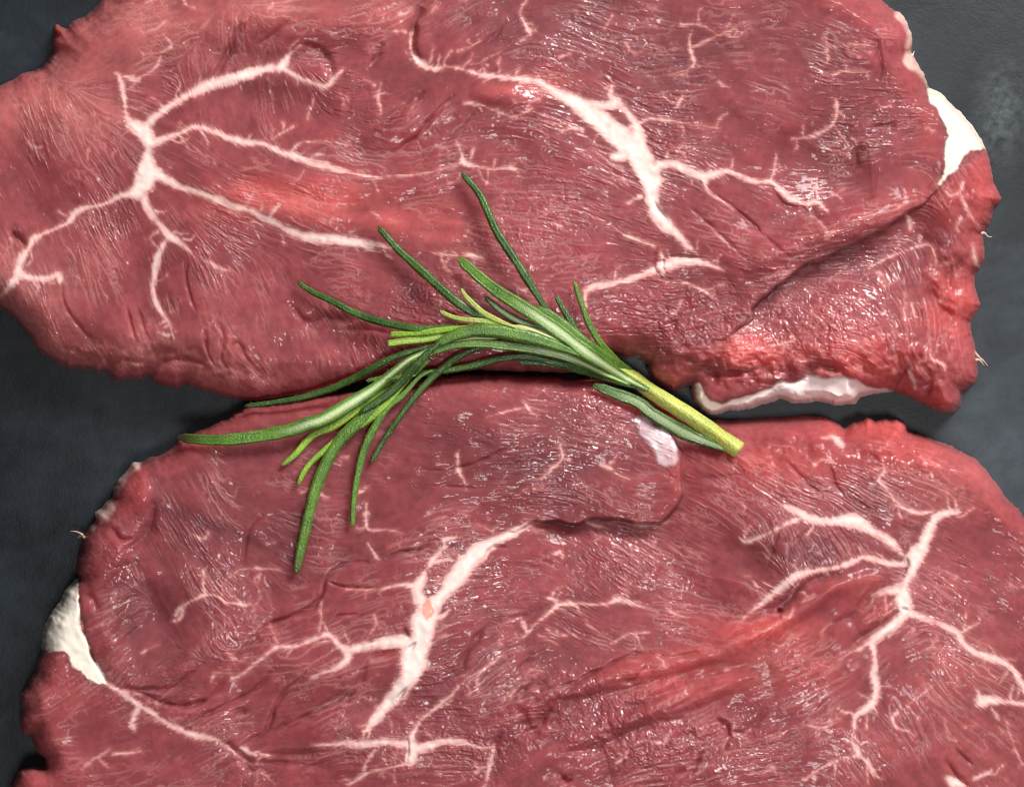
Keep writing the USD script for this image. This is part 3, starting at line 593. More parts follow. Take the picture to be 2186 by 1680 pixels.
def steak_fields(outline, fats, creases, ridges, steps, caps, edges, side_round):
    d = sdf(outline, 1.2) + 0.9 * N_EDGE + 0.4 * N_EDGE2 + TORNF * (1.8 * N_LUMP)
    round_ = side_round
    u = np.clip(d / round_, 0, 1)
    h = THICK * (0.30 * smooth(-1, 9, d) + 0.70 * np.sqrt(np.clip(1 - (1 - u) ** 2.2, 0, 1)))
    h = np.where(d < 0, d * 5, h)
    inner = smooth(5, 60, d)
    h = h + inner * (8 * N_BROAD + 1.6 * N_MID)
    for p, dep, s in ridges:
        r = line_field(p, 3 * s, 14)
        if r:
            h[r[0]] += dep * np.exp(-(r[1] / s) ** 2) * np.sin(np.pi * np.clip(r[2], .02, .98)) ** 0.7 * inner[r[0]]
    low = np.zeros_like(h)
    for p, dep, reach, w, closing in steps:
        r = line_field(p, reach * 2.6, 8)
        if r:
            high = fill_polygon(list(map(tuple, spline(p, 4)[:, :2])) + closing)
            s = r[1] * np.where(high[r[0]], -1, 1) + 1.2 * N_EDGE[r[0]]        # positive on the low side
            tap = ndi.gaussian_filter(smooth(0, .16, r[2]) * smooth(1.0, .90, r[2]), 14)
            drop = dep * smooth(-w, w, s) * np.exp(-np.clip(s, 0, None) / reach) * tap * smooth(reach * 2.5, reach * 1.0, r[1])
            h[r[0]] -= drop
            h[r[0]] += 3 * np.exp(-((s + 16) / 14) ** 2) * tap
            low[r[0]] = np.maximum(low[r[0]], smooth(-1, 1, s) * tap * np.exp(-np.clip(s, 0, None) / (reach * 1.6)))
    # fat
    f = np.full((NY, NX), 60.0, np.float32)
    for p in fats + twigs(fats, d):
        r = line_field(p, 70, 6)
        if r:
            f[r[0]] = np.minimum(f[r[0]], r[1] - r[4] * (0.49 + 0.055 * N_LUMP[r[0]]) - 0.06 * np.clip(r[4] - 12, 0, None))
    f = f + np.clip(np.abs(f) + 1.5, 1.5, 3.5) * (0.36 * N_EDGE + 0.22 * N_EDGE2) + 0.9 * N_LUMP - 1.2 * np.clip(FIB2, -1.5, 2.5) + 0.7
    fat = smooth(4.2, -5.0, f)
    thin = fat * smooth(-8, -1, f)
    h += inner * fat * (0.35 * N_EDGE)
    cap = np.zeros_like(h)
    for poly in caps:
        c = sdf(poly, 1.2) + 1.5 * N_EDGE + 0.8 * N_EDGE2
        cap = np.maximum(cap, smooth(-2.5, 2.5, c))
    edge = np.zeros_like(h)
    for poly in edges:
        c = sdf(poly, 1.5) + 2 * N_EDGE
        edge = np.maximum(edge, smooth(-6, 6, c))
    fatall = np.maximum(np.maximum(fat, cap), edge)
    # creases
    cre = np.zeros_like(h)
    for p, dep, s in creases:
        r = line_field(p, 4 * s + 8, 6)
        if r:
            sd = s * (0.75 + 0.25 * np.clip(N_LUMP[r[0]], -1, 1))
            g = np.exp(-(np.abs(r[1] + 1.3 * N_EDGE[r[0]] * (r[1] < 4 * s)) / sd) ** 1.6) * np.sin(np.pi * np.clip(r[2], .03, .97)) ** 0.6
            cre[r[0]] = np.maximum(cre[r[0]], dep * g)
    h -= 0.85 * cre * smooth(-4, 20, d)
    lean = 1 - fatall
    amp = (0.45 + 0.55 * smooth(-0.6, 1.2, N_PATCH)) * (0.25 + 0.75 * inner)
    h += lean * inner * (0.35 * BUND) * (1 - .5 * TORNF)
    h += lean * inner * (0.75 * BUND2) * (1 - .5 * TORNF)
    h -= lean * inner * 0.8 * np.exp(-(WEB / 1.1) ** 2) * smooth(-.8, 1.2, N_PATCH + 0.6 * N_LUMP)
    h += lean * amp * (1 - 0.75 * np.clip(WETF, 0, 1)) * (0.06 * FIB + 0.08 * LONG + 1.9 * smooth(1.35, 2.7, FIB + 0.5 * N_LUMP + 0.55 * N_PATCH) - 0.7 * smooth(1.6, 2.6, -LONG + 0.6 * N_LUMP))
    wet = np.clip(WETF * (0.7 + 0.5 * N_PATCH), 0, 1)
    h += lean * wet * (1.7 * smooth(0, 3.5, NET) + 1.0 * FACET)
    h += lean * TORNF * inner * (3.8 * N_LUMP + 2.6 * N_FINE + 2.8 * N_EDGE)
    h += lean * inner * (1 - TORNF) * 0.9 * smooth(0, 4, CELL) * smooth(.2, 1.2, N_MID)
    h += fatall * 0.35 * N_FINE
    wet = np.maximum(wet, 0.5 * smooth(-.4, 1.3, N_PATCH + 0.5 * N_MID)) * lean
    fb = ndi.gaussian_filter(FIB, 0.6)
    fb /= fb.std()
    micro = smooth(1.1, 2.4, fb + 0.45 * N_LUMP + 0.8 * N_PATCH) + 0.6 * wet * smooth(.8, 2.2, N_EDGE2) + 0.10 * BUND + 0.14 * ndi.gaussian_filter(FIB2, 0.8)
    return dict(micro=micro, d=d, h=h, fat=fat, cap=cap, edge=edge, f=f, fatall=fatall, wet=wet, low=low, inner=inner, thin=thin)


def mixc(a, b, t):
    return a * (1 - t[..., None]) + np.asarray(b, np.float32) * t[..., None]


def lean_colour(F):
    c = np.broadcast_to(np.array((0.236, 0.049, 0.056), np.float32), (NY, NX, 3)).copy()
    c = mixc(c, (0.140, 0.036, 0.044), np.clip(DULLF * (0.9 + 0.25 * N_PATCH), 0, 1))
    c = mixc(c, (0.44, 0.066, 0.062), 0.75 * np.clip(REDF * (0.9 + 0.3 * N_MID), 0, 1))
    c = mixc(c, (0.45, 0.145, 0.135), 0.75 * np.clip(PALEF * (0.85 + 0.3 * N_MID), 0, 1))
    c = mixc(c, (0.52, 0.112, 0.105), 0.8 * np.clip(BRIGHTF * (0.9 + 0.2 * N_MID), 0, 1))
    rim = np.exp(-np.clip(F['d'], 0, None) / 22.0) * 0.35
    c = mixc(c, (0.40, 0.088, 0.082), rim)
    c *= np.clip(1 + 0.05 * N_MID + 0.03 * BUND + 0.04 * BUND2 + 0.02 * LONG, .6, 1.5)[..., None]
    hair = smooth(1.6, 0.2, WEB) * smooth(-1.2, 1.6, N_MID + 0.8 * N_LUMP + 0.3 * DULLF) * (0.20 - 0.08 * WETF) * F['inner']
    c = mixc(c, (0.66, 0.38, 0.35), np.clip(hair, 0, 1))
    return c


def steak_colour(F, caps_cream, pink):
    c = lean_colour(F)
    seam = np.array(pink, np.float32)
    deep = np.clip(smooth(-0.5, -15, F['f']), 0, 1)
    sc = mixc(np.broadcast_to(np.array((0.58, 0.29, 0.27), np.float32), (NY, NX, 3)), seam, deep)
    sc = sc * np.clip(1 + 0.05 * N_EDGE + 0.04 * N_FINE, .7, 1.3)[..., None]
    halo = 0.18 * smooth(12, 0, F['f']) * (1 - F['fat'])
    c = mixc(c, (0.55, 0.14, 0.12), halo)
    c = c * (1 - F['fat'][..., None]) + sc * F['fat'][..., None]
    c = mixc(c, (0.66, 0.42, 0.36), F['edge'] * 0.75)
    cc = np.broadcast_to(np.array(caps_cream, np.float32), (NY, NX, 3)) * np.clip(1 + 0.03 * N_EDGE + .03 * N_MID, .8, 1.2)[..., None]
    c = c * (1 - F['cap'][..., None]) + cc * F['cap'][..., None]
    return np.clip(c, 0.01, 0.92)


# ------------------------------------------------------------------ materials
def meat_material(name, rough, coat, bump, tint=0.14, sss=0.0, micro=0.0):
    return usdkit.material(stage, '/World/Looks/' + name, {
        'alb': ('attribute', {'attribute': 'albedo'}),
        'wet': ('attribute', {'attribute': 'wet'}),
        'pos': ('texture_coordinate', {}),
        'n1': ('noise_texture', {'scale': 2600.0, 'detail': 4.0, 'roughness': 0.6}),
        'n2': ('noise_texture', {'scale': 700.0, 'detail': 3.0}),
        'mr': ('map_range', {'clamp': True, 'from_min': 0.0, 'from_max': 1.0, 'to_min': rough, 'to_max': rough * 0.55}),
        'tint': ('map_range', {'clamp': True, 'from_min': 0.3, 'from_max': 0.7, 'to_min': 1 - tint, 'to_max': 1 + tint}),
        'mul': ('vector_math', {'math_type': 'scale'}),
        'b': ('bump', {'strength': bump, 'distance': 0.00012}),
        'cw': ('map_range', {'clamp': True, 'from_min': 0.0, 'from_max': 0.8, 'to_min': coat * 0.2, 'to_max': coat}),
        'mic': ('attribute', {'attribute': 'micro'}),
        'cb': ('bump', {'strength': 1.0, 'distance': micro}),
        'p': ('principled_bsdf', {'ior': 1.42, 'specular_ior_level': 0.12, 'coat_roughness': 0.085, 'coat_ior': 1.40, 'subsurface_weight': sss, 'subsurface_scale': 0.0013, 'subsurface_radius': (1.0, 0.35, 0.25)}),
    }, [('pos.object', 'n1.vector'), ('pos.object', 'n2.vector'), ('n2.fac', 'tint.value'), ('alb.color', 'mul.vector1'), ('tint.result', 'mul.scale'), ('mul.vector', 'p.base_color'),
        ('wet.fac', 'mr.value'), ('wet.fac', 'cw.value'), ('cw.result', 'p.coat_weight'), ('mr.result', 'p.roughness'), ('n1.fac', 'b.height'), ('b.normal', 'p.normal'), ('mic.fac', 'cb.height'), ('cb.normal', 'p.coat_normal')], surface='p.BSDF')


M_LEAN = meat_material('lean_meat', 0.6, 1.0, 0.3, 0.14, 0.65, 1.6e-4)
M_FAT = meat_material('fat', 0.50, 0.35, 0.05, 0.03)
M_SILVER = meat_material('silverskin', 0.34, 0.7, 0.25)
M_BLOOD = meat_material('blood', 0.22, 0.8, 0.1)

M_SLATE = usdkit.material(stage, '/World/Looks/slate', {
    'pos': ('texture_coordinate', {}),
    'n1': ('noise_texture', {'scale': 14.0, 'detail': 6.0, 'roughness': 0.62}),
    'n2': ('noise_texture', {'scale': 220.0, 'detail': 5.0, 'roughness': 0.65}),
    'n3': ('noise_texture', {'scale': 1900.0, 'detail': 3.0}),
    'ramp': ('rgb_ramp', {'ramp': [(0.36, (0.004, 0.006, 0.0085)), (0.50, (0.008, 0.012, 0.016)), (0.66, (0.030, 0.040, 0.048))]}),
    'f2': ('map_range', {'clamp': True, 'from_min': 0.35, 'from_max': 0.65, 'to_min': 0.80, 'to_max': 1.20}),
    'mul': ('vector_math', {'math_type': 'scale'}),
    'v': ('voronoi_texture', {'scale': 260.0, 'feature': 'f1'}),
    'spk': ('map_range', {'clamp': True, 'from_min': 0.02, 'from_max': 0.07, 'to_min': 0.5, 'to_max': 0.0}),
    'spm': ('map_range', {'clamp': True, 'from_min': 0.64, 'from_max': 0.70, 'to_min': 0.0, 'to_max': 1.0}),
    'spx': ('math', {'math_type': 'multiply'}),
    'mix': ('mix_color', {'b': (0.20, 0.22, 0.22)}),
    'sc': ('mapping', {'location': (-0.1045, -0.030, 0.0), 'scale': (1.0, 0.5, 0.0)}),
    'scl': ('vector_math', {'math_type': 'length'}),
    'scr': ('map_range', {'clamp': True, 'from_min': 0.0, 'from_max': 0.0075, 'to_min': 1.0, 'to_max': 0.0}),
    'glare_mask': ('math', {'math_type': 'multiply'}),
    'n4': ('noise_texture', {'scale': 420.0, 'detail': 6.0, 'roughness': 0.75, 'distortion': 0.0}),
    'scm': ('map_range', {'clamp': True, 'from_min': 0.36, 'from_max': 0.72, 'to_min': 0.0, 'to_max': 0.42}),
    'mix2': ('mix_color', {'b': (0.17, 0.20, 0.22)}),  # glossy reflection on the slate, painted into the albedo as a pale patch
    'mr': ('map_range', {'clamp': True, 'from_min': 0.35, 'from_max': 0.68, 'to_min': 0.38, 'to_max': 0.62}),
    'add': ('math', {'math_type': 'multiply_add', 'value2': 0.35}),
    'b': ('bump', {'strength': 0.25, 'distance': 0.0004}),
    'p': ('principled_bsdf', {'ior': 1.45, 'specular_ior_level': 0.34}),
}, [('pos.object', 'n1.vector'), ('pos.object', 'n2.vector'), ('pos.object', 'n3.vector'), ('pos.object', 'v.vector'), ('n1.fac', 'ramp.fac'), ('n2.fac', 'f2.value'), ('ramp.color', 'mul.vector1'), ('f2.result', 'mul.scale'),
    ('v.distance', 'spk.value'), ('n2.fac', 'spm.value'), ('spk.result', 'spx.value1'), ('spm.result', 'spx.value2'), ('mul.vector', 'mix.a'), ('spx.value', 'mix.fac'), ('mix.result', 'mix2.a'), ('pos.object', 'sc.vector'), ('sc.vector', 'scl.vector1'), ('scl.value', 'scr.value'), ('pos.object', 'n4.vector'), ('n4.fac', 'scm.value'), ('scr.result', 'glare_mask.value1'), ('scm.result', 'glare_mask.value2'), ('glare_mask.value', 'mix2.fac'), ('mix2.result', 'p.base_color'),
    ('n1.fac', 'mr.value'), ('mr.result', 'p.roughness'), ('n3.fac', 'add.value1'), ('n2.fac', 'add.value3'), ('add.value', 'b.height'), ('b.normal', 'p.normal')], surface='p.BSDF')


def leaf_material(name, green, dark, pale, speck=0.22):
    """green blade with a pale midrib stripe (attribute rib), brown tip (attribute tip), pebbled and dusted with pale hairs"""
    return usdkit.material(stage, '/World/Looks/' + name, {
        'rib': ('attribute', {'attribute': 'rib'}),
        'tip': ('attribute', {'attribute': 'tip'}),
        'pos': ('texture_coordinate', {}),
        'v': ('voronoi_texture', {'scale': 2300.0, 'feature': 'f1'}),
        'n': ('noise_texture', {'scale': 260.0, 'detail': 4.0}),
        'n2': ('noise_texture', {'scale': 2600.0, 'detail': 3.0, 'roughness': 0.7}),
        'ramp': ('rgb_ramp', {'ramp': [(0.33, dark), (0.66, green)]}),
        'cell': ('map_range', {'clamp': True, 'from_min': 0.1, 'from_max': 0.75, 'to_min': 1.15, 'to_max': 0.78}),
        'mul': ('vector_math', {'math_type': 'scale'}),
        'spk': ('map_range', {'clamp': True, 'from_min': 0.60, 'from_max': 0.72, 'to_min': 0.0, 'to_max': speck}),
        'm0': ('mix_color', {'b': (0.45, 0.52, 0.33)}),
        'm1': ('mix_color', {'b': pale}),
        'm2': ('mix_color', {'b': (0.10, 0.075, 0.04)}),
        'b': ('bump', {'strength': 0.8, 'distance': 0.00012, 'invert': True}),
        'p': ('principled_bsdf', {'roughness': 0.30, 'ior': 1.42, 'specular_ior_level': 0.6}),
        'tr': ('translucent_bsdf', {}),
        'mx': ('mix_closure', {'fac': 0.14}),
    }, [('pos.object', 'v.vector'), ('pos.object', 'n.vector'), ('pos.object', 'n2.vector'), ('n.fac', 'ramp.fac'), ('v.distance', 'cell.value'), ('ramp.color', 'mul.vector1'), ('cell.result', 'mul.scale'),
        ('n2.fac', 'spk.value'), ('mul.vector', 'm0.a'), ('spk.result', 'm0.fac'), ('m0.result', 'm1.a'), ('rib.fac', 'm1.fac'), ('m1.result', 'm2.a'), ('tip.fac', 'm2.fac'), ('m2.result', 'p.base_color'), ('m2.result', 'tr.color'),
        ('v.distance', 'b.height'), ('b.normal', 'p.normal'), ('p.BSDF', 'mx.closure1'), ('tr.BSDF', 'mx.closure2')], surface='mx.closure')


PALE_RIB = (0.64, 0.74, 0.42)
LEAVES_M = {
    'dark': leaf_material('dark_leaf', (0.056, 0.126, 0.020), (0.026, 0.064, 0.011), PALE_RIB),
    'mid': leaf_material('green_leaf', (0.125, 0.245, 0.032), (0.065, 0.145, 0.022), PALE_RIB),
    'bright': leaf_material('bright_leaf', (0.30, 0.47, 0.045), (0.19, 0.36, 0.035), (0.45, 0.58, 0.18)),
    'young': leaf_material('young_leaf', (0.44, 0.48, 0.11), (0.33, 0.42, 0.10), (0.62, 0.63, 0.34)),
    'stem': leaf_material('stem', (0.58, 0.60, 0.13), (0.46, 0.53, 0.13), (0.62, 0.66, 0.42), 0.15),
}

M_HAIR = usdkit.material(stage, '/World/Looks/leaf_hair', {'p': ('principled_bsdf', {'base_color': (0.60, 0.66, 0.48), 'roughness': 0.5}), 't': ('translucent_bsdf', {'color': (0.55, 0.62, 0.42)}), 'm': ('mix_closure', {'fac': 0.4})},
                         [('p.BSDF', 'm.closure1'), ('t.BSDF', 'm.closure2')], surface='m.closure')

# ------------------------------------------------------------------ prims
taken = {}


def fresh(parent, name):
    key = f'{parent}/{name}'
    k = taken.get(key, 0)
    taken[key] = k + 1
    return key if k == 0 else f'{key}_{k:03d}'


def tag(prim, **kw):
    for k, v in kw.items():
        prim.SetCustomDataByKey(k, v)
    return prim


def primvar(m, name, arr):
    arr = np.asarray(arr, np.float32)
    pv = UsdGeom.PrimvarsAPI(m)
    if arr.ndim == 1:
        pv.CreatePrimvar(name, T_.FloatArray, 'vertex').Set(Vt.FloatArray.FromNumpy(arr))
    else:
        pv.CreatePrimvar(name, T_.Color3fArray, 'vertex').Set(Vt.Vec3fArray.FromNumpy(arr))


def put_mesh(path, v, f, n, mat, **attrs):
    m = UsdGeom.Mesh.Define(stage, path)
    m.CreatePointsAttr(Vt.Vec3fArray.FromNumpy(v.astype(np.float32)))
    m.CreateFaceVertexCountsAttr(Vt.IntArray.FromNumpy(np.full(len(f), 3, np.int32)))
    m.CreateFaceVertexIndicesAttr(Vt.IntArray.FromNumpy(f.astype(np.int32).ravel()))
    m.CreateSubdivisionSchemeAttr('none')
    m.CreateNormalsAttr(Vt.Vec3fArray.FromNumpy(n.astype(np.float32)))
    m.SetNormalsInterpolation('vertex')
    for k, a in attrs.items():
        primvar(m, k, a)
    UsdShade.MaterialBindingAPI.Apply(m.GetPrim()).Bind(mat)
    return m.GetPrim()


def plan_to_world(X, Y, hpx):
    z = hpx * UNIT
    k = UNIT * (CAM_H - z) / CAM_H
    return np.stack([(X - CX) * k, (CY - Y) * k, z], -1)


def vertex_normals(v, f):
    fn = np.cross(v[f[:, 1]] - v[f[:, 0]], v[f[:, 2]] - v[f[:, 0]])
    n = np.zeros_like(v)
    for k in range(3):
        for c in range(3):
            n[:, c] += np.bincount(f[:, k], fn[:, c], len(v))
    return n / np.maximum(np.linalg.norm(n, axis=1, keepdims=True), 1e-20)


def build_steak(name, label, F, albedo, region, names, origin):
    """region: integer field that says which part a grid cell belongs to; names: {id: (part name, material, label or None, kind or None)}"""
    P = plan_to_world(XX, YY, F['h'])
    ok = F['d'] > -5
    cell = ok[:-1, :-1] & ok[1:, :-1] & ok[:-1, 1:] & ok[1:, 1:]
    jj, ii = np.nonzero(cell)
    a = jj * NX + ii
    b, c, d = a + 1, a + NX, a + NX + 1
    quads = np.stack([a, c, d, b], 1)
    rg = region[jj, ii]
    used = np.unique(quads)
    remap = np.full(NX * NY, -1, np.int64)
    remap[used] = np.arange(len(used))
    o = np.array(origin)
    v = P.reshape(-1, 3)[used] - o
    q = remap[quads]
    tri = np.vstack([q[:, [0, 1, 2]], q[:, [0, 2, 3]]])
    rg2 = np.r_[rg, rg]
    n = vertex_normals(v, tri)
    al, wt, mi = albedo.reshape(-1, 3)[used], F['wet'].ravel()[used], F['micro'].ravel()[used]
    x = UsdGeom.Xform.Define(stage, '/World/' + name)
    x.AddTranslateOp().Set(Gf.Vec3d(*map(float, o)))
    tag(x.GetPrim(), label=label, category='steak')
    for rid in sorted(names):
        t = tri[rg2 == rid]
        if not len(t):
            continue
        u, inv = np.unique(t, return_inverse=True)
        pname, mat, plabel, kind = names[rid]
        p = put_mesh(fresh('/World/' + name, pname), v[u], inv.reshape(-1, 3), n[u], mat, albedo=al[u], wet=wt[u], micro=mi[u])
        if plabel:
            tag(p, label=plabel)
        if kind:
            tag(p, kind=kind)
    return x


def seam_regions(region, F, names, first, special, small=120):
    """each fat seam that hangs together is one part; flecks below a size go into one"""
    m = (F['fat'] > 0.5) & (region == 0) & (F['d'] > -5)
    lab, n = ndi.label(m)
    size = np.bincount(lab.ravel(), minlength=n + 1)
    rid = first
    fleck = None
    for k in np.argsort(-size[1:]) + 1:
        if size[k] >= small:
            region[lab == k] = rid
            names[rid] = ('fat_seam', M_FAT, None, None)
            rid += 1
        else:
            fleck = fleck or rid + 500
            region[lab == k] = fleck
            names[fleck] = ('fat_flecks', M_FAT, None, 'stuff')
    return region


# ------------------------------------------------------------------ slate
def build_slate():
    s = UsdGeom.Mesh.Define(stage, '/World/tabletop')
    n = 60
    t = np.linspace(-0.9, 0.9, n)
    X, Y = np.meshgrid(t, t)
    Z = 0.0002 * (np.sin(X * 23 + 1) * np.cos(Y * 19) - 1)
    v = np.stack([X.ravel(), Y.ravel(), Z.ravel()], 1)
    j, i = np.meshgrid(np.arange(n - 1), np.arange(n - 1), indexing='ij')
    a = (j * n + i).ravel()
    f = np.vstack([np.stack([a, a + 1, a + n + 1], 1), np.stack([a, a + n + 1, a + n], 1)])
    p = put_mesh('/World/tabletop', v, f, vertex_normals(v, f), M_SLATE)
    tag(p, kind='structure', label='dark blue grey slate surface under both steaks', category='tabletop')


build_slate()

# ------------------------------------------------------------------ steak one (upper)
R1 = 64 + 70 * np.exp(-((XX - 260) / 330) ** 2 - ((YY - 760) / 110) ** 2) + 40 * np.exp(-((XX - 100) / 260) ** 2 - ((YY - 150) / 160) ** 2) + 60 * TORNF + 30 * np.exp(-((XX - 1900) / 300) ** 2 - ((YY - 640) / 300) ** 2)
R1 = R1 - 38 * np.exp(-((XX - 1040) / 240) ** 4 - ((YY - 790) / 70) ** 2)
F1 = steak_fields(OUT1, FAT1, CRE1, RDG1, STEP1, [CAP1], EDGE1, R1)
lip_d = sdf(LIP1, 1.2) + 2.0 * N_EDGE + 5.0 * N_LUMP
LIPM = smooth(-3, 3, lip_d)
F1['h'] = F1['h'] * (1 - LIPM) + np.minimum(F1['h'], 124 + 3 * N_MID + 1.5 * N_LUMP - 0.35 * np.clip(lip_d, 0, 40)) * LIPM
C1 = steak_colour(F1, (0.60, 0.545, 0.46), (0.70, 0.55, 0.50))
C1 = mixc(C1, (0.82, 0.66, 0.64), LIPM * smooth(-2.0, -.2, N_LUMP + 0.1 * lip_d))
reg1 = np.zeros((NY, NX), np.int32)
F1['fat'] = F1['fat'] * (1 - LIPM)
names1 = {0: ('lean_meat', M_LEAN, None, None)}
reg1[(LIPM > .5)] = 900
names1[900] = ('fat_lip', M_FAT, 'ragged pinkish white strip of fat below the torn edge', None)
reg1[(F1['cap'] > .5)] = 901
names1[901] = ('fat_cap', M_FAT, 'thick cream coloured wedge of fat on the rim', None)
flap1 = fill_polygon(tile('F', [(440, 520), (550, 435), (600, 345), (780, 190), (905, 85)]) + tile('C', [(1150, 1440), (1480, 1260), (1600, 1190), (1650, 1140), (1690, 1078), (1800, 980), (1960, 862), (2150, 900), (2150, 1640)]) + [(2200, 900), (1990, 960), (1640, 800), (1500, 780), (1400, 740)])
reg1 = seam_regions(reg1, F1, names1, 1, None)
reg1[(reg1 == 0) & flap1] = 902
names1[902] = ('lower_muscle', M_LEAN, 'ragged darker muscle lying below the overlapping edge', None)
build_steak('raw_steak', 'upper raw beef steak, cream fat wedge at its right rim, torn lower right edge', F1, C1, reg1, names1, (0.0, 0.04, 0.0))

# ------------------------------------------------------------------ steak two (lower)
R2 = 52 + 34 * np.exp(-((XX - 800) / 500) ** 2 - ((YY - 830) / 100) ** 2) + 60 * TORNF + 50 * np.exp(-((XX - 1650) / 240) ** 2 - ((YY - 900) / 90) ** 2)
R2 = R2 - 44 * np.exp(-((XX - 1040) / 240) ** 4 - ((YY - 810) / 70) ** 2)
F2 = steak_fields(OUT2, FAT2, CRE2, RDG2, STEP2, [CAP2], EDGE2, R2)
sil_d = sdf(SILVER2, 1.5) + 2 * N_EDGE
SILM = smooth(-3, 8, sil_d)
bl_d = sdf(BLOOD2, 1.0) + 0.8 * N_EDGE
BLM = smooth(-2, 3, bl_d)
dark_low = smooth(0, 1, np.exp(-((XX - 1640) / 130) ** 4 - ((YY - 880) / 28) ** 2))
F2['h'] = F2['h'] * (1 - 0.75 * dark_low * (F2['d'] > 0))
C2 = steak_colour(F2, (0.70, 0.63, 0.54), (0.70, 0.55, 0.505))
C2 = mixc(C2, (0.60, 0.48, 0.50), SILM * (0.75 + 0.2 * np.clip(N_LUMP, -1, 1)))
C2 = mixc(C2, (0.64, 0.22, 0.15), BLM * .8)
reg2 = np.zeros((NY, NX), np.int32)
names2 = {0: ('lean_meat', M_LEAN, None, None)}
reg2[F2['cap'] > .5] = 901
names2[901] = ('fat_cap', M_FAT, 'thick cream coloured wedge of fat on the left rim', None)
reg2[SILM > .5] = 903
names2[903] = ('silverskin', M_SILVER, 'shiny bluish white skin at the end of the flap', None)
reg2[BLM > .5] = 904
names2[904] = ('blood_spot', M_BLOOD, 'small orange red spot on the white fat', None)
flap2 = fill_polygon([(480, 900), (540, 860), (700, 830), (900, 790), (1290, 800), (1420, 880)] + tile('E', [(1930, 960), (2000, 1005), (2080, 1055), (2130, 1150), (2145, 1222), (2140, 1300), (2150, 1380), (2152, 1420), (2120, 1490)]) + tile('H', [(2110, 20), (2050, 78), (2005, 103), (1930, 105), (1860, 96), (1760, 72), (1690, 75), (1600, 75), (1550, 108), (1500, 103), (1440, 90), (1350, 88), (1280, 100), (1180, 150), (960, 272), (720, 195), (600, 265), (430, 305), (250, 200)]) + tile('G', [(1900, 430), (1440, 180), (900, 0)]) + [(330, 960)])
reg2 = seam_regions(reg2, F2, names2, 1, None)
reg2[(reg2 == 0) & flap2] = 905
names2[905] = ('meat_flap', M_LEAN, 'smooth dull red flap of muscle folded over the steak', None)
build_steak('raw_steak_001', 'lower raw beef steak, cream fat wedge at its left rim, flap under rosemary', F2, C2, reg2, names2, (0.0, -0.05, 0.0))

def shred(owner, pts, r0, h0, h1, mat, origin):
    q = spline([(x, y, 0) for x, y in pts], 3)[:, :2]
    n = len(q)
    tt = np.linspace(0, 1, n)
    C = plan_to_world(q[:, 0], q[:, 1], h0 + (h1 - h0) * tt)
    T = np.gradient(C, axis=0)
    T /= np.linalg.norm(T, axis=1, keepdims=True)
    S = np.cross(T, [0, 0, 1.0])
    S /= np.linalg.norm(S, axis=1, keepdims=True)
    U = np.cross(S, T)
    m = 8
    ph = np.linspace(0, 2 * np.pi, m, endpoint=False)
    r = r0 * UNIT * (1 - 0.85 * tt)[:, None, None] * (1 + 0.15 * rng2.normal(size=(n, 1, 1)))
    v = (C[:, None] + (S[:, None] * np.cos(ph)[None, :, None] + 0.6 * U[:, None] * np.sin(ph)[None, :, None]) * r).reshape(-1, 3)
    j, i = np.meshgrid(np.arange(n - 1), np.arange(m), indexing='ij')
    a, b = (j * m + i).ravel(), (j * m + (i + 1) % m).ravel()
    f = np.vstack([np.stack([a, b + m, b], 1), np.stack([a, a + m, b + m], 1)])
    nn = vertex_normals(v, f)
    if np.sum(nn * (v - np.repeat(C, m, 0))) < 0:
        f, nn = f[:, ::-1], -nn
    col = np.broadcast_to(np.array((0.55, 0.36, 0.31), np.float32), (len(v), 3))
    put_mesh(fresh('/World/' + owner, 'loose_shred'), v - np.array(origin), f, nn, mat, albedo=col, wet=np.zeros(len(v)), micro=np.zeros(len(v)))


for pts in (tile('F', [(1895, 590), (1925, 625), (1950, 645), (1975, 675)]), tile('F', [(1900, 640), (1925, 640), (1955, 672)]), tile('C', [(1925, 1360), (1955, 1358), (1975, 1378), (2000, 1380)]), tile('C', [(1525, 330), (1540, 318), (1546, 300)])):
    shred('raw_steak', pts, 3.6, 55, 30, M_FAT, (0.0, 0.04, 0.0))
for pts in (tile('G', [(495, 190), (475, 165), (440, 150), (410, 148)]), tile('G', [(490, 180), (465, 175), (455, 190)])):
    shred('raw_steak_001', pts, 3.6, 55, 30, M_FAT, (0.0, -0.05, 0.0))

SURF = np.maximum(np.where(F1['d'] > -5, F1['h'], 0), np.where(F2['d'] > -5, F2['h'], 0))
TOPS = ndi.gaussian_filter(ndi.maximum_filter(SURF, 17), 6)


def surf_at(X, Y, field=None):
    field = TOPS if field is None else field
    return ndi.map_coordinates(field, [(np.asarray(Y) - Y0) / STEP, (np.asarray(X) - X0) / STEP], order=1, mode='nearest')


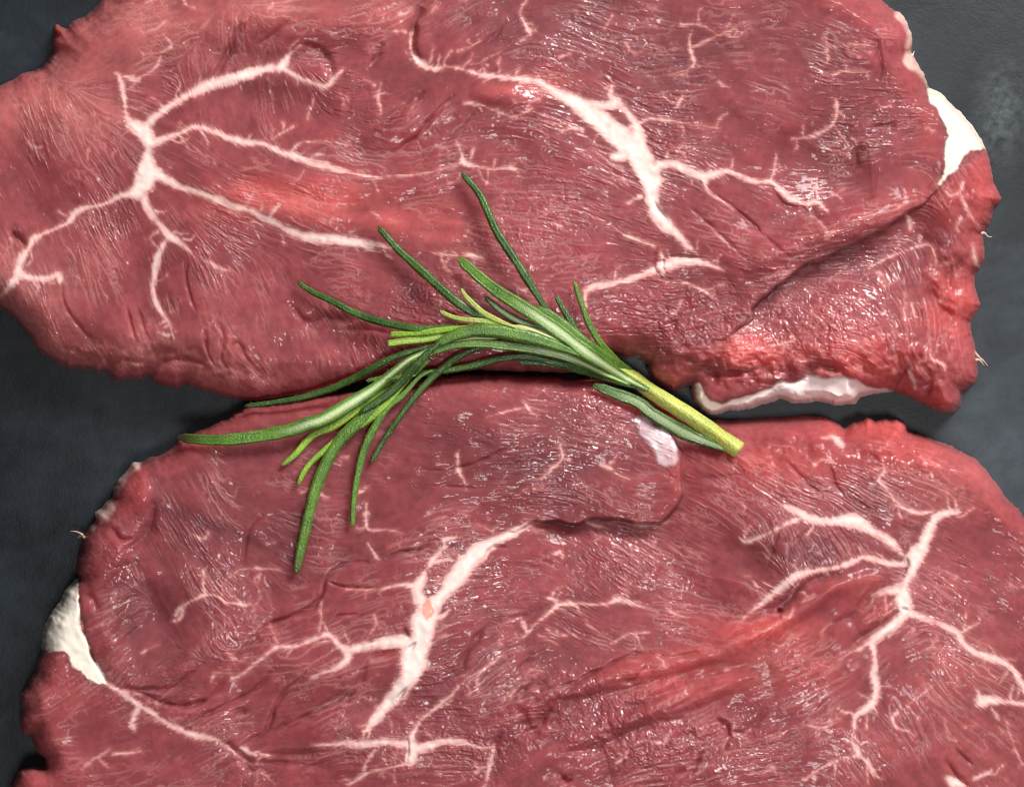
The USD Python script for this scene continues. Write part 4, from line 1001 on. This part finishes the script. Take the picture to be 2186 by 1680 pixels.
# ------------------------------------------------------------------ rosemary
def leaf_mesh(pts, width, lift, form, tip_brown=0.0, blunt=False, end_lift=None, stripe=(0, 1), tw=0.0, ribw=0.36):
    """pts: plan line from base to tip; width in plan units; lift: height above the meat at base and tip (plan units); form 'back' shows a pale midrib between rolled margins, 'face' is domed with a groove"""
    q = spline(pts, 9.0)
    q = q[np.r_[True, np.hypot(*np.diff(q[:, :2], axis=0).T) > 1e-6]]
    s = np.r_[0, np.cumsum(np.hypot(*np.diff(q[:, :2], axis=0).T))]
    t = s / s[-1]
    n = max(24, int(s[-1] / 6))
    tt = 1 - (1 - np.linspace(0, 1, n)) ** 1.15
    X, Y = np.interp(tt, t, q[:, 0]), np.interp(tt, t, q[:, 1])
    base = surf_at(X, Y)
    base = ndi.gaussian_filter1d(base, 4)
    l0, l1 = lift
    hz = base + l0 + (l1 - l0) * tt
    if end_lift is not None:
        hz = hz + end_lift * np.sin(np.pi * tt)
    w = np.clip(np.minimum(1, (0.62 if blunt else 0.30) + 2.2 * tt), 0, 1) * (1 - 0.15 * tt)
    tipw = np.sqrt(np.clip(1 - np.clip((tt - (1 - 0.9 * width / s[-1])) / (0.9 * width / s[-1]), 0, 1) ** 2, 0, 1))
    if not blunt:
        w = w * np.maximum(tipw, 0.05) * (1 - 0.25 * smooth(0.6, 1.0, tt))
    C = plan_to_world(X, Y, hz)
    T = np.gradient(C, axis=0)
    T /= np.linalg.norm(T, axis=1, keepdims=True)
    up = np.array([0, 0, 1.0])
    S = np.cross(T, up)
    S /= np.linalg.norm(S, axis=1, keepdims=True)
    U = np.cross(S, T)
    if tw:
        a = tw * np.ones(n)
        S, U = S * np.cos(a)[:, None] + U * np.sin(a)[:, None], U * np.cos(a)[:, None] - S * np.sin(a)[:, None]
    hw = 0.86 * width * UNIT * 0.5 * w * (1 + 0.05 * np.interp(np.arange(n), np.arange(0, n + 6, 4), rng.normal(size=len(np.arange(0, n + 6, 4)))))
    m = 20
    ph = np.linspace(0, 2 * np.pi, m, endpoint=False)
    cx, cz = np.cos(ph), np.sin(ph)
    ax = np.abs(cx)
    if form == 'back':
        top = 0.50 - 0.30 * np.exp(-((ax - 0.36) / 0.14) ** 2) + 0.02 * (1 - ax)
        top = top * np.sqrt(np.clip(1 - ax ** 4, 0, 1))
        rib = np.exp(-(cx / ribw) ** 4) * (cz > 0)
    else:
        top = 0.80 * np.sqrt(np.clip(1 - ax ** 2.6, 0, 1)) - 0.16 * np.exp(-(cx / 0.16) ** 2)
        rib = np.zeros(m)
    prof = np.where(cz >= 0, top, -0.34 * np.sqrt(np.clip(1 - ax ** 2.4, 0, 1)))
    V = C[:, None, :] + S[:, None, :] * (cx * 1.0)[None, :, None] * hw[:, None, None] + U[:, None, :] * prof[None, :, None] * hw[:, None, None]
    v = np.vstack([V.reshape(-1, 3), C[:1], C[-1:]])
    j, i = np.meshgrid(np.arange(n - 1), np.arange(m), indexing='ij')
    a, b = (j * m + i).ravel(), (j * m + (i + 1) % m).ravel()
    f = np.vstack([np.stack([a, b + m, b], 1), np.stack([a, a + m, b + m], 1)])
    k = np.arange(m)
    f = np.vstack([f, np.stack([np.full(m, n * m), k, (k + 1) % m], 1), np.stack([np.full(m, n * m + 1), (n - 1) * m + (k + 1) % m, (n - 1) * m + k], 1)])
    s0, s1 = stripe
    ribv = (rib[None, :] * (smooth(s0 - .02, s0 + .05, tt) * smooth(s1 + .12, s1 - .12, tt))[:, None]).ravel() * 0.85
    tipv = np.repeat(smooth(1 - 0.12, 1.0, tt) * tip_brown, m)
    nn = vertex_normals(v, f)
    cen = v.mean(0)
    if np.sum(nn[:-2] * (v[:-2] - np.repeat(C, m, 0))) < 0:
        f = f[:, ::-1]
        nn = -nn
    return v, f, nn, np.r_[ribv, 0, 0], np.r_[tipv, 0, tip_brown]


def E(*p):
    return tile('E', p)


def Dt(*p):
    return tile('D', p)


# plan line (base to tip), width, (lift at base, at tip), form, material, extras
LEAF = [
    # lower layer
    (Dt() + E((1990, 830), (1780, 770), (1600, 700), (1400, 655), (1250, 622), (1100, 632), (900, 682), (750, 705), (600, 722), (460, 752)), 20, (22, 16), 'face', 'dark', {}),
    (E((1850, 790), (1600, 712), (1400, 668), (1200, 652)), 17, (24, 18), 'face', 'dark', {'blunt': True}),
    (E((1180, 480), (1000, 560), (850, 620), (700, 740), (590, 860), (480, 1010), (400, 1130), (340, 1240)), 18, (20, 14), 'face', 'dark', {}),
    (E((700, 700), (620, 740), (520, 850), (430, 920), (340, 1070), (290, 1190), (255, 1350), (238, 1480), (232, 1610)), 20, (26, 14), 'face', 'mid', {}),
    (E((680, 640), (560, 740), (430, 860), (290, 980), (150, 1120), (60, 1280), (0, 1450), (-45, 1640), (-70, 1750), (-97, 1890)), 32, (30, 12), 'face', 'mid', {'tip_brown': .7}),
    (E((620, 660), (480, 770), (300, 900), (130, 1020), (0, 1080)) + Dt((1720, 1190), (1640, 1255)), 22, (24, 12), 'face', 'bright', {'tip_brown': .3}),
    (E((640, 650), (520, 790), (360, 960), (180, 1080), (40, 1190)) + Dt((1800, 1250), (1760, 1310), (1738, 1368)), 19, (34, 14), 'face', 'bright', {}),
    (E((1450, 430), (1400, 400), (1300, 250), (1200, 90), (1120, -30), (1060, -130), (980, -310), (910, -400), (865, -450)), 22, (26, 16), 'face', 'dark', {'end_lift': 10}),
    (E((1130, 440), (980, 390), (850, 310), (720, 200), (600, 90), (500, 0), (430, -80), (380, -135)), 24, (24, 16), 'face', 'dark', {'end_lift': 8}),
    (E((1000, 460), (800, 450), (640, 462), (500, 440), (350, 405), (220, 355), (100, 290), (0, 245), (-90, 185)), 21, (26, 15), 'face', 'dark', {'end_lift': 6}),
    (E((1700, 640), (1560, 510), (1500, 410), (1440, 310), (1415, 262)), 19, (28, 16), 'face', 'dark', {}),
    (E((1900, 770), (1780, 650), (1680, 545), (1610, 430), (1570, 320), (1540, 240), (1526, 180)), 17, (30, 15), 'face', 'mid', {}),
    (E((1460, 520), (1230, 430), (1100, 355), (1000, 270)), 22, (26, 14), 'back', 'dark', {'stripe': (.2, .9)}),
    (E((1960, 800), (1830, 700), (1650, 590), (1480, 450), (1380, 370), (1300, 330)), 30, (32, 26), 'face', 'mid', {'blunt': False}),
    # left cluster, upper layer
    (E((760, 545), (640, 570), (450, 635), (300, 715), (150, 790), (0, 842)) + Dt((1700, 870), (1600, 885), (1500, 900), (1425, 908)), 18, (38, 14), 'face', 'dark', {'end_lift': 6}),
    (E((660, 590), (560, 640), (460, 720), (350, 810), (200, 905), (60, 985)) + Dt((1800, 1010), (1700, 1045), (1500, 1085), (1300, 1106), (1150, 1102), (1030, 1090)), 35, (44, 16), 'back', 'mid', {'tip_brown': 1.0, 'stripe': (0, .55), 'end_lift': 10}),
    (E((740, 540), (660, 610), (560, 720), (450, 830), (350, 900), (270, 950)), 24, (54, 36), 'face', 'dark', {}),
    (E((600, 730), (480, 745), (380, 750), (310, 762)), 13, (56, 40), 'face', 'mid', {}),
    # right cluster, upper layer
    (E((1840, 780), (1700, 720), (1500, 630), (1350, 590), (1150, 560), (950, 545), (800, 560), (690, 600)), 24, (40, 40), 'back', 'mid', {'stripe': (0, .5)}),
    (E((1150, 480), (950, 475), (800, 490), (650, 520), (540, 530), (440, 545)), 19, (44, 20), 'back', 'bright', {'blunt': True, 'stripe': (0, 1)}),
    (E((1000, 455), (800, 462), (640, 482), (455, 492)), 17, (44, 22), 'face', 'bright', {'blunt': True}),
    (E((1560, 610), (1400, 550), (1250, 505), (1100, 475), (950, 470), (820, 500), (710, 560)), 36, (50, 44), 'face', 'mid', {}),
    (E((1250, 470), (1120, 435), (1000, 415), (880, 405), (800, 385), (740, 355)), 15, (56, 26), 'face', 'young', {}),
    (E((1180, 450), (1090, 415), (1000, 370), (930, 310), (885, 260), (865, 222)), 15, (58, 28), 'face', 'young', {}),
    (E((1960, 815), (1800, 730), (1600, 600), (1430, 470), (1250, 350), (1090, 250), (980, 165), (890, 85), (850, 45)), 38, (60, 24), 'back', 'mid', {'stripe': (0.0, .62), 'end_lift': 4}),
]
STEM = tile('F', [(528, 1168), (400, 1080), (250, 975), (100, 880), (0, 815)]) + E((1860, 740), (1700, 670), (1500, 560), (1330, 500), (1180, 470), (1000, 500), (850, 530), (720, 570), (600, 650), (480, 770))
UNDER = (E((2120, 960)) + tile('F', [(480, 1170), (330, 1115), (200, 1060), (80, 990), (0, 940)]) + E((1900, 890), (1750, 830), (1630, 785)))[1:]


def tube(pts, radii, lifts, m=16, rough=0.05, square=0.12):
    q = spline(pts, 8.0)
    s = np.r_[0, np.cumsum(np.hypot(*np.diff(q[:, :2], axis=0).T))]
    n = int(s[-1] / 6)
    tt = np.linspace(0, 1, n)
    X, Y = np.interp(tt, s / s[-1], q[:, 0]), np.interp(tt, s / s[-1], q[:, 1])
    hz = ndi.gaussian_filter1d(surf_at(X, Y), 6) + np.interp(tt, np.linspace(0, 1, len(lifts)), lifts)
    C = plan_to_world(X, Y, hz)
    T = np.gradient(C, axis=0)
    T /= np.linalg.norm(T, axis=1, keepdims=True)
    S = np.cross(T, [0, 0, 1.0])
    S /= np.linalg.norm(S, axis=1, keepdims=True)
    U = np.cross(S, T)
    ph = np.linspace(0, 2 * np.pi, m, endpoint=False)
    r = np.interp(tt, np.linspace(0, 1, len(radii)), radii)[:, None] * UNIT * (1 + square * np.cos(4 * ph + 0.6))[None] * (1 + rough * ndi.gaussian_filter(rng.normal(size=(n, m)), (2, 1), mode='wrap') * 2)
    V = C[:, None] + (S[:, None] * np.cos(ph)[None, :, None] + U[:, None] * np.sin(ph)[None, :, None]) * r[..., None]
    v = np.vstack([V.reshape(-1, 3), C[:1] + T[:1] * 2e-4, C[-1:]])
    j, i = np.meshgrid(np.arange(n - 1), np.arange(m), indexing='ij')
    a, b = (j * m + i).ravel(), (j * m + (i + 1) % m).ravel()
    k = np.arange(m)
    f = np.vstack([np.stack([a, b + m, b], 1), np.stack([a, a + m, b + m], 1), np.stack([np.full(m, n * m), k, (k + 1) % m], 1), np.stack([np.full(m, n * m + 1), (n - 1) * m + (k + 1) % m, (n - 1) * m + k], 1)])
    nn = vertex_normals(v, f)
    if np.sum(nn[:-2] * (V.reshape(-1, 3) - np.repeat(C, m, 0))) < 0:
        f, nn = f[:, ::-1], -nn
    return v, f, nn, tt


def build_sprig():
    name = '/World/rosemary_sprig'
    o = np.array([0.0, 0.0, 0.018])
    x = UsdGeom.Xform.Define(stage, name)
    x.AddTranslateOp().Set(Gf.Vec3d(*o))
    tag(x.GetPrim(), label='green rosemary sprig with a cut yellowish stem lying across both steaks', category='herb sprig')
    v, f, n, tt = tube(STEM, [17, 16.5, 15.5, 14, 13, 13, 11, 10, 8, 7], [16, 18, 22, 26, 30, 36, 34, 30, 26, 24])
    m = 16
    rib = np.r_[np.repeat(0.55 * smooth(.34, .5, tt), m), 0.8, 0]
    put_mesh(name + '/stem', v - o, f, n, LEAVES_M['stem'], rib=rib, tip=np.zeros(len(v)))
    hair_p, hair_n = [], []

    def hairs(v, n, f, count):
        a = 0.5 * np.linalg.norm(np.cross(v[f[:, 1]] - v[f[:, 0]], v[f[:, 2]] - v[f[:, 0]]), axis=1)
        k = rng.choice(len(f), count, p=a / a.sum())
        w3 = rng.dirichlet((1, 1, 1), count)
        p = np.einsum('ij,ijk->ik', w3, v[f[k]])
        q = np.einsum('ij,ijk->ik', w3, n[f[k]])
        hair_p.append(p)
        hair_n.append(q + 0.55 * rng.normal(size=q.shape))

    hairs(v, n, f, 700)
    for pts, w, lift, form, mat, kw in LEAF:
        v, f, n, rib, tip = leaf_mesh(pts, w, lift, form, **kw)
        hairs(v, n, f, 150)
        put_mesh(fresh(name, 'leaf'), v - o, f, n, LEAVES_M[mat], rib=rib, tip=tip)
    v, f, n, rib, tip = leaf_mesh(UNDER, 36, (14, 12), 'back', stripe=(-.1, .8), ribw=0.48)
    put_mesh(fresh(name, 'leaf'), v - o, f, n, LEAVES_M['dark'], rib=rib * 0.5, tip=tip)
    hairs(v, n, f, 200)
    p, q = np.vstack(hair_p) - o, np.vstack(hair_n)
    q /= np.linalg.norm(q, axis=1, keepdims=True)
    ln = rng.uniform(1.6e-4, 4.2e-4, (len(p), 1))
    mid = p + q * ln * 0.55
    end = p + q * ln + rng.normal(size=p.shape) * 5e-5
    c = UsdGeom.BasisCurves.Define(stage, name + '/leaf_hairs')
    c.CreateTypeAttr('linear')
    c.CreatePointsAttr(Vt.Vec3fArray.FromNumpy(np.stack([p - q * 3e-5, mid, end], 1).reshape(-1, 3).astype(np.float32)))
    c.CreateCurveVertexCountsAttr(Vt.IntArray.FromNumpy(np.full(len(p), 3, np.int32)))
    c.CreateWidthsAttr(Vt.FloatArray.FromNumpy(np.tile(np.array([3.6e-5, 2.8e-5, 1.2e-5], np.float32), len(p))))
    c.SetWidthsInterpolation('vertex')
    UsdShade.MaterialBindingAPI.Apply(c.GetPrim()).Bind(M_HAIR)
    tag(c.GetPrim(), kind='stuff', label='fine pale hairs on the leaves and stem')


build_sprig()
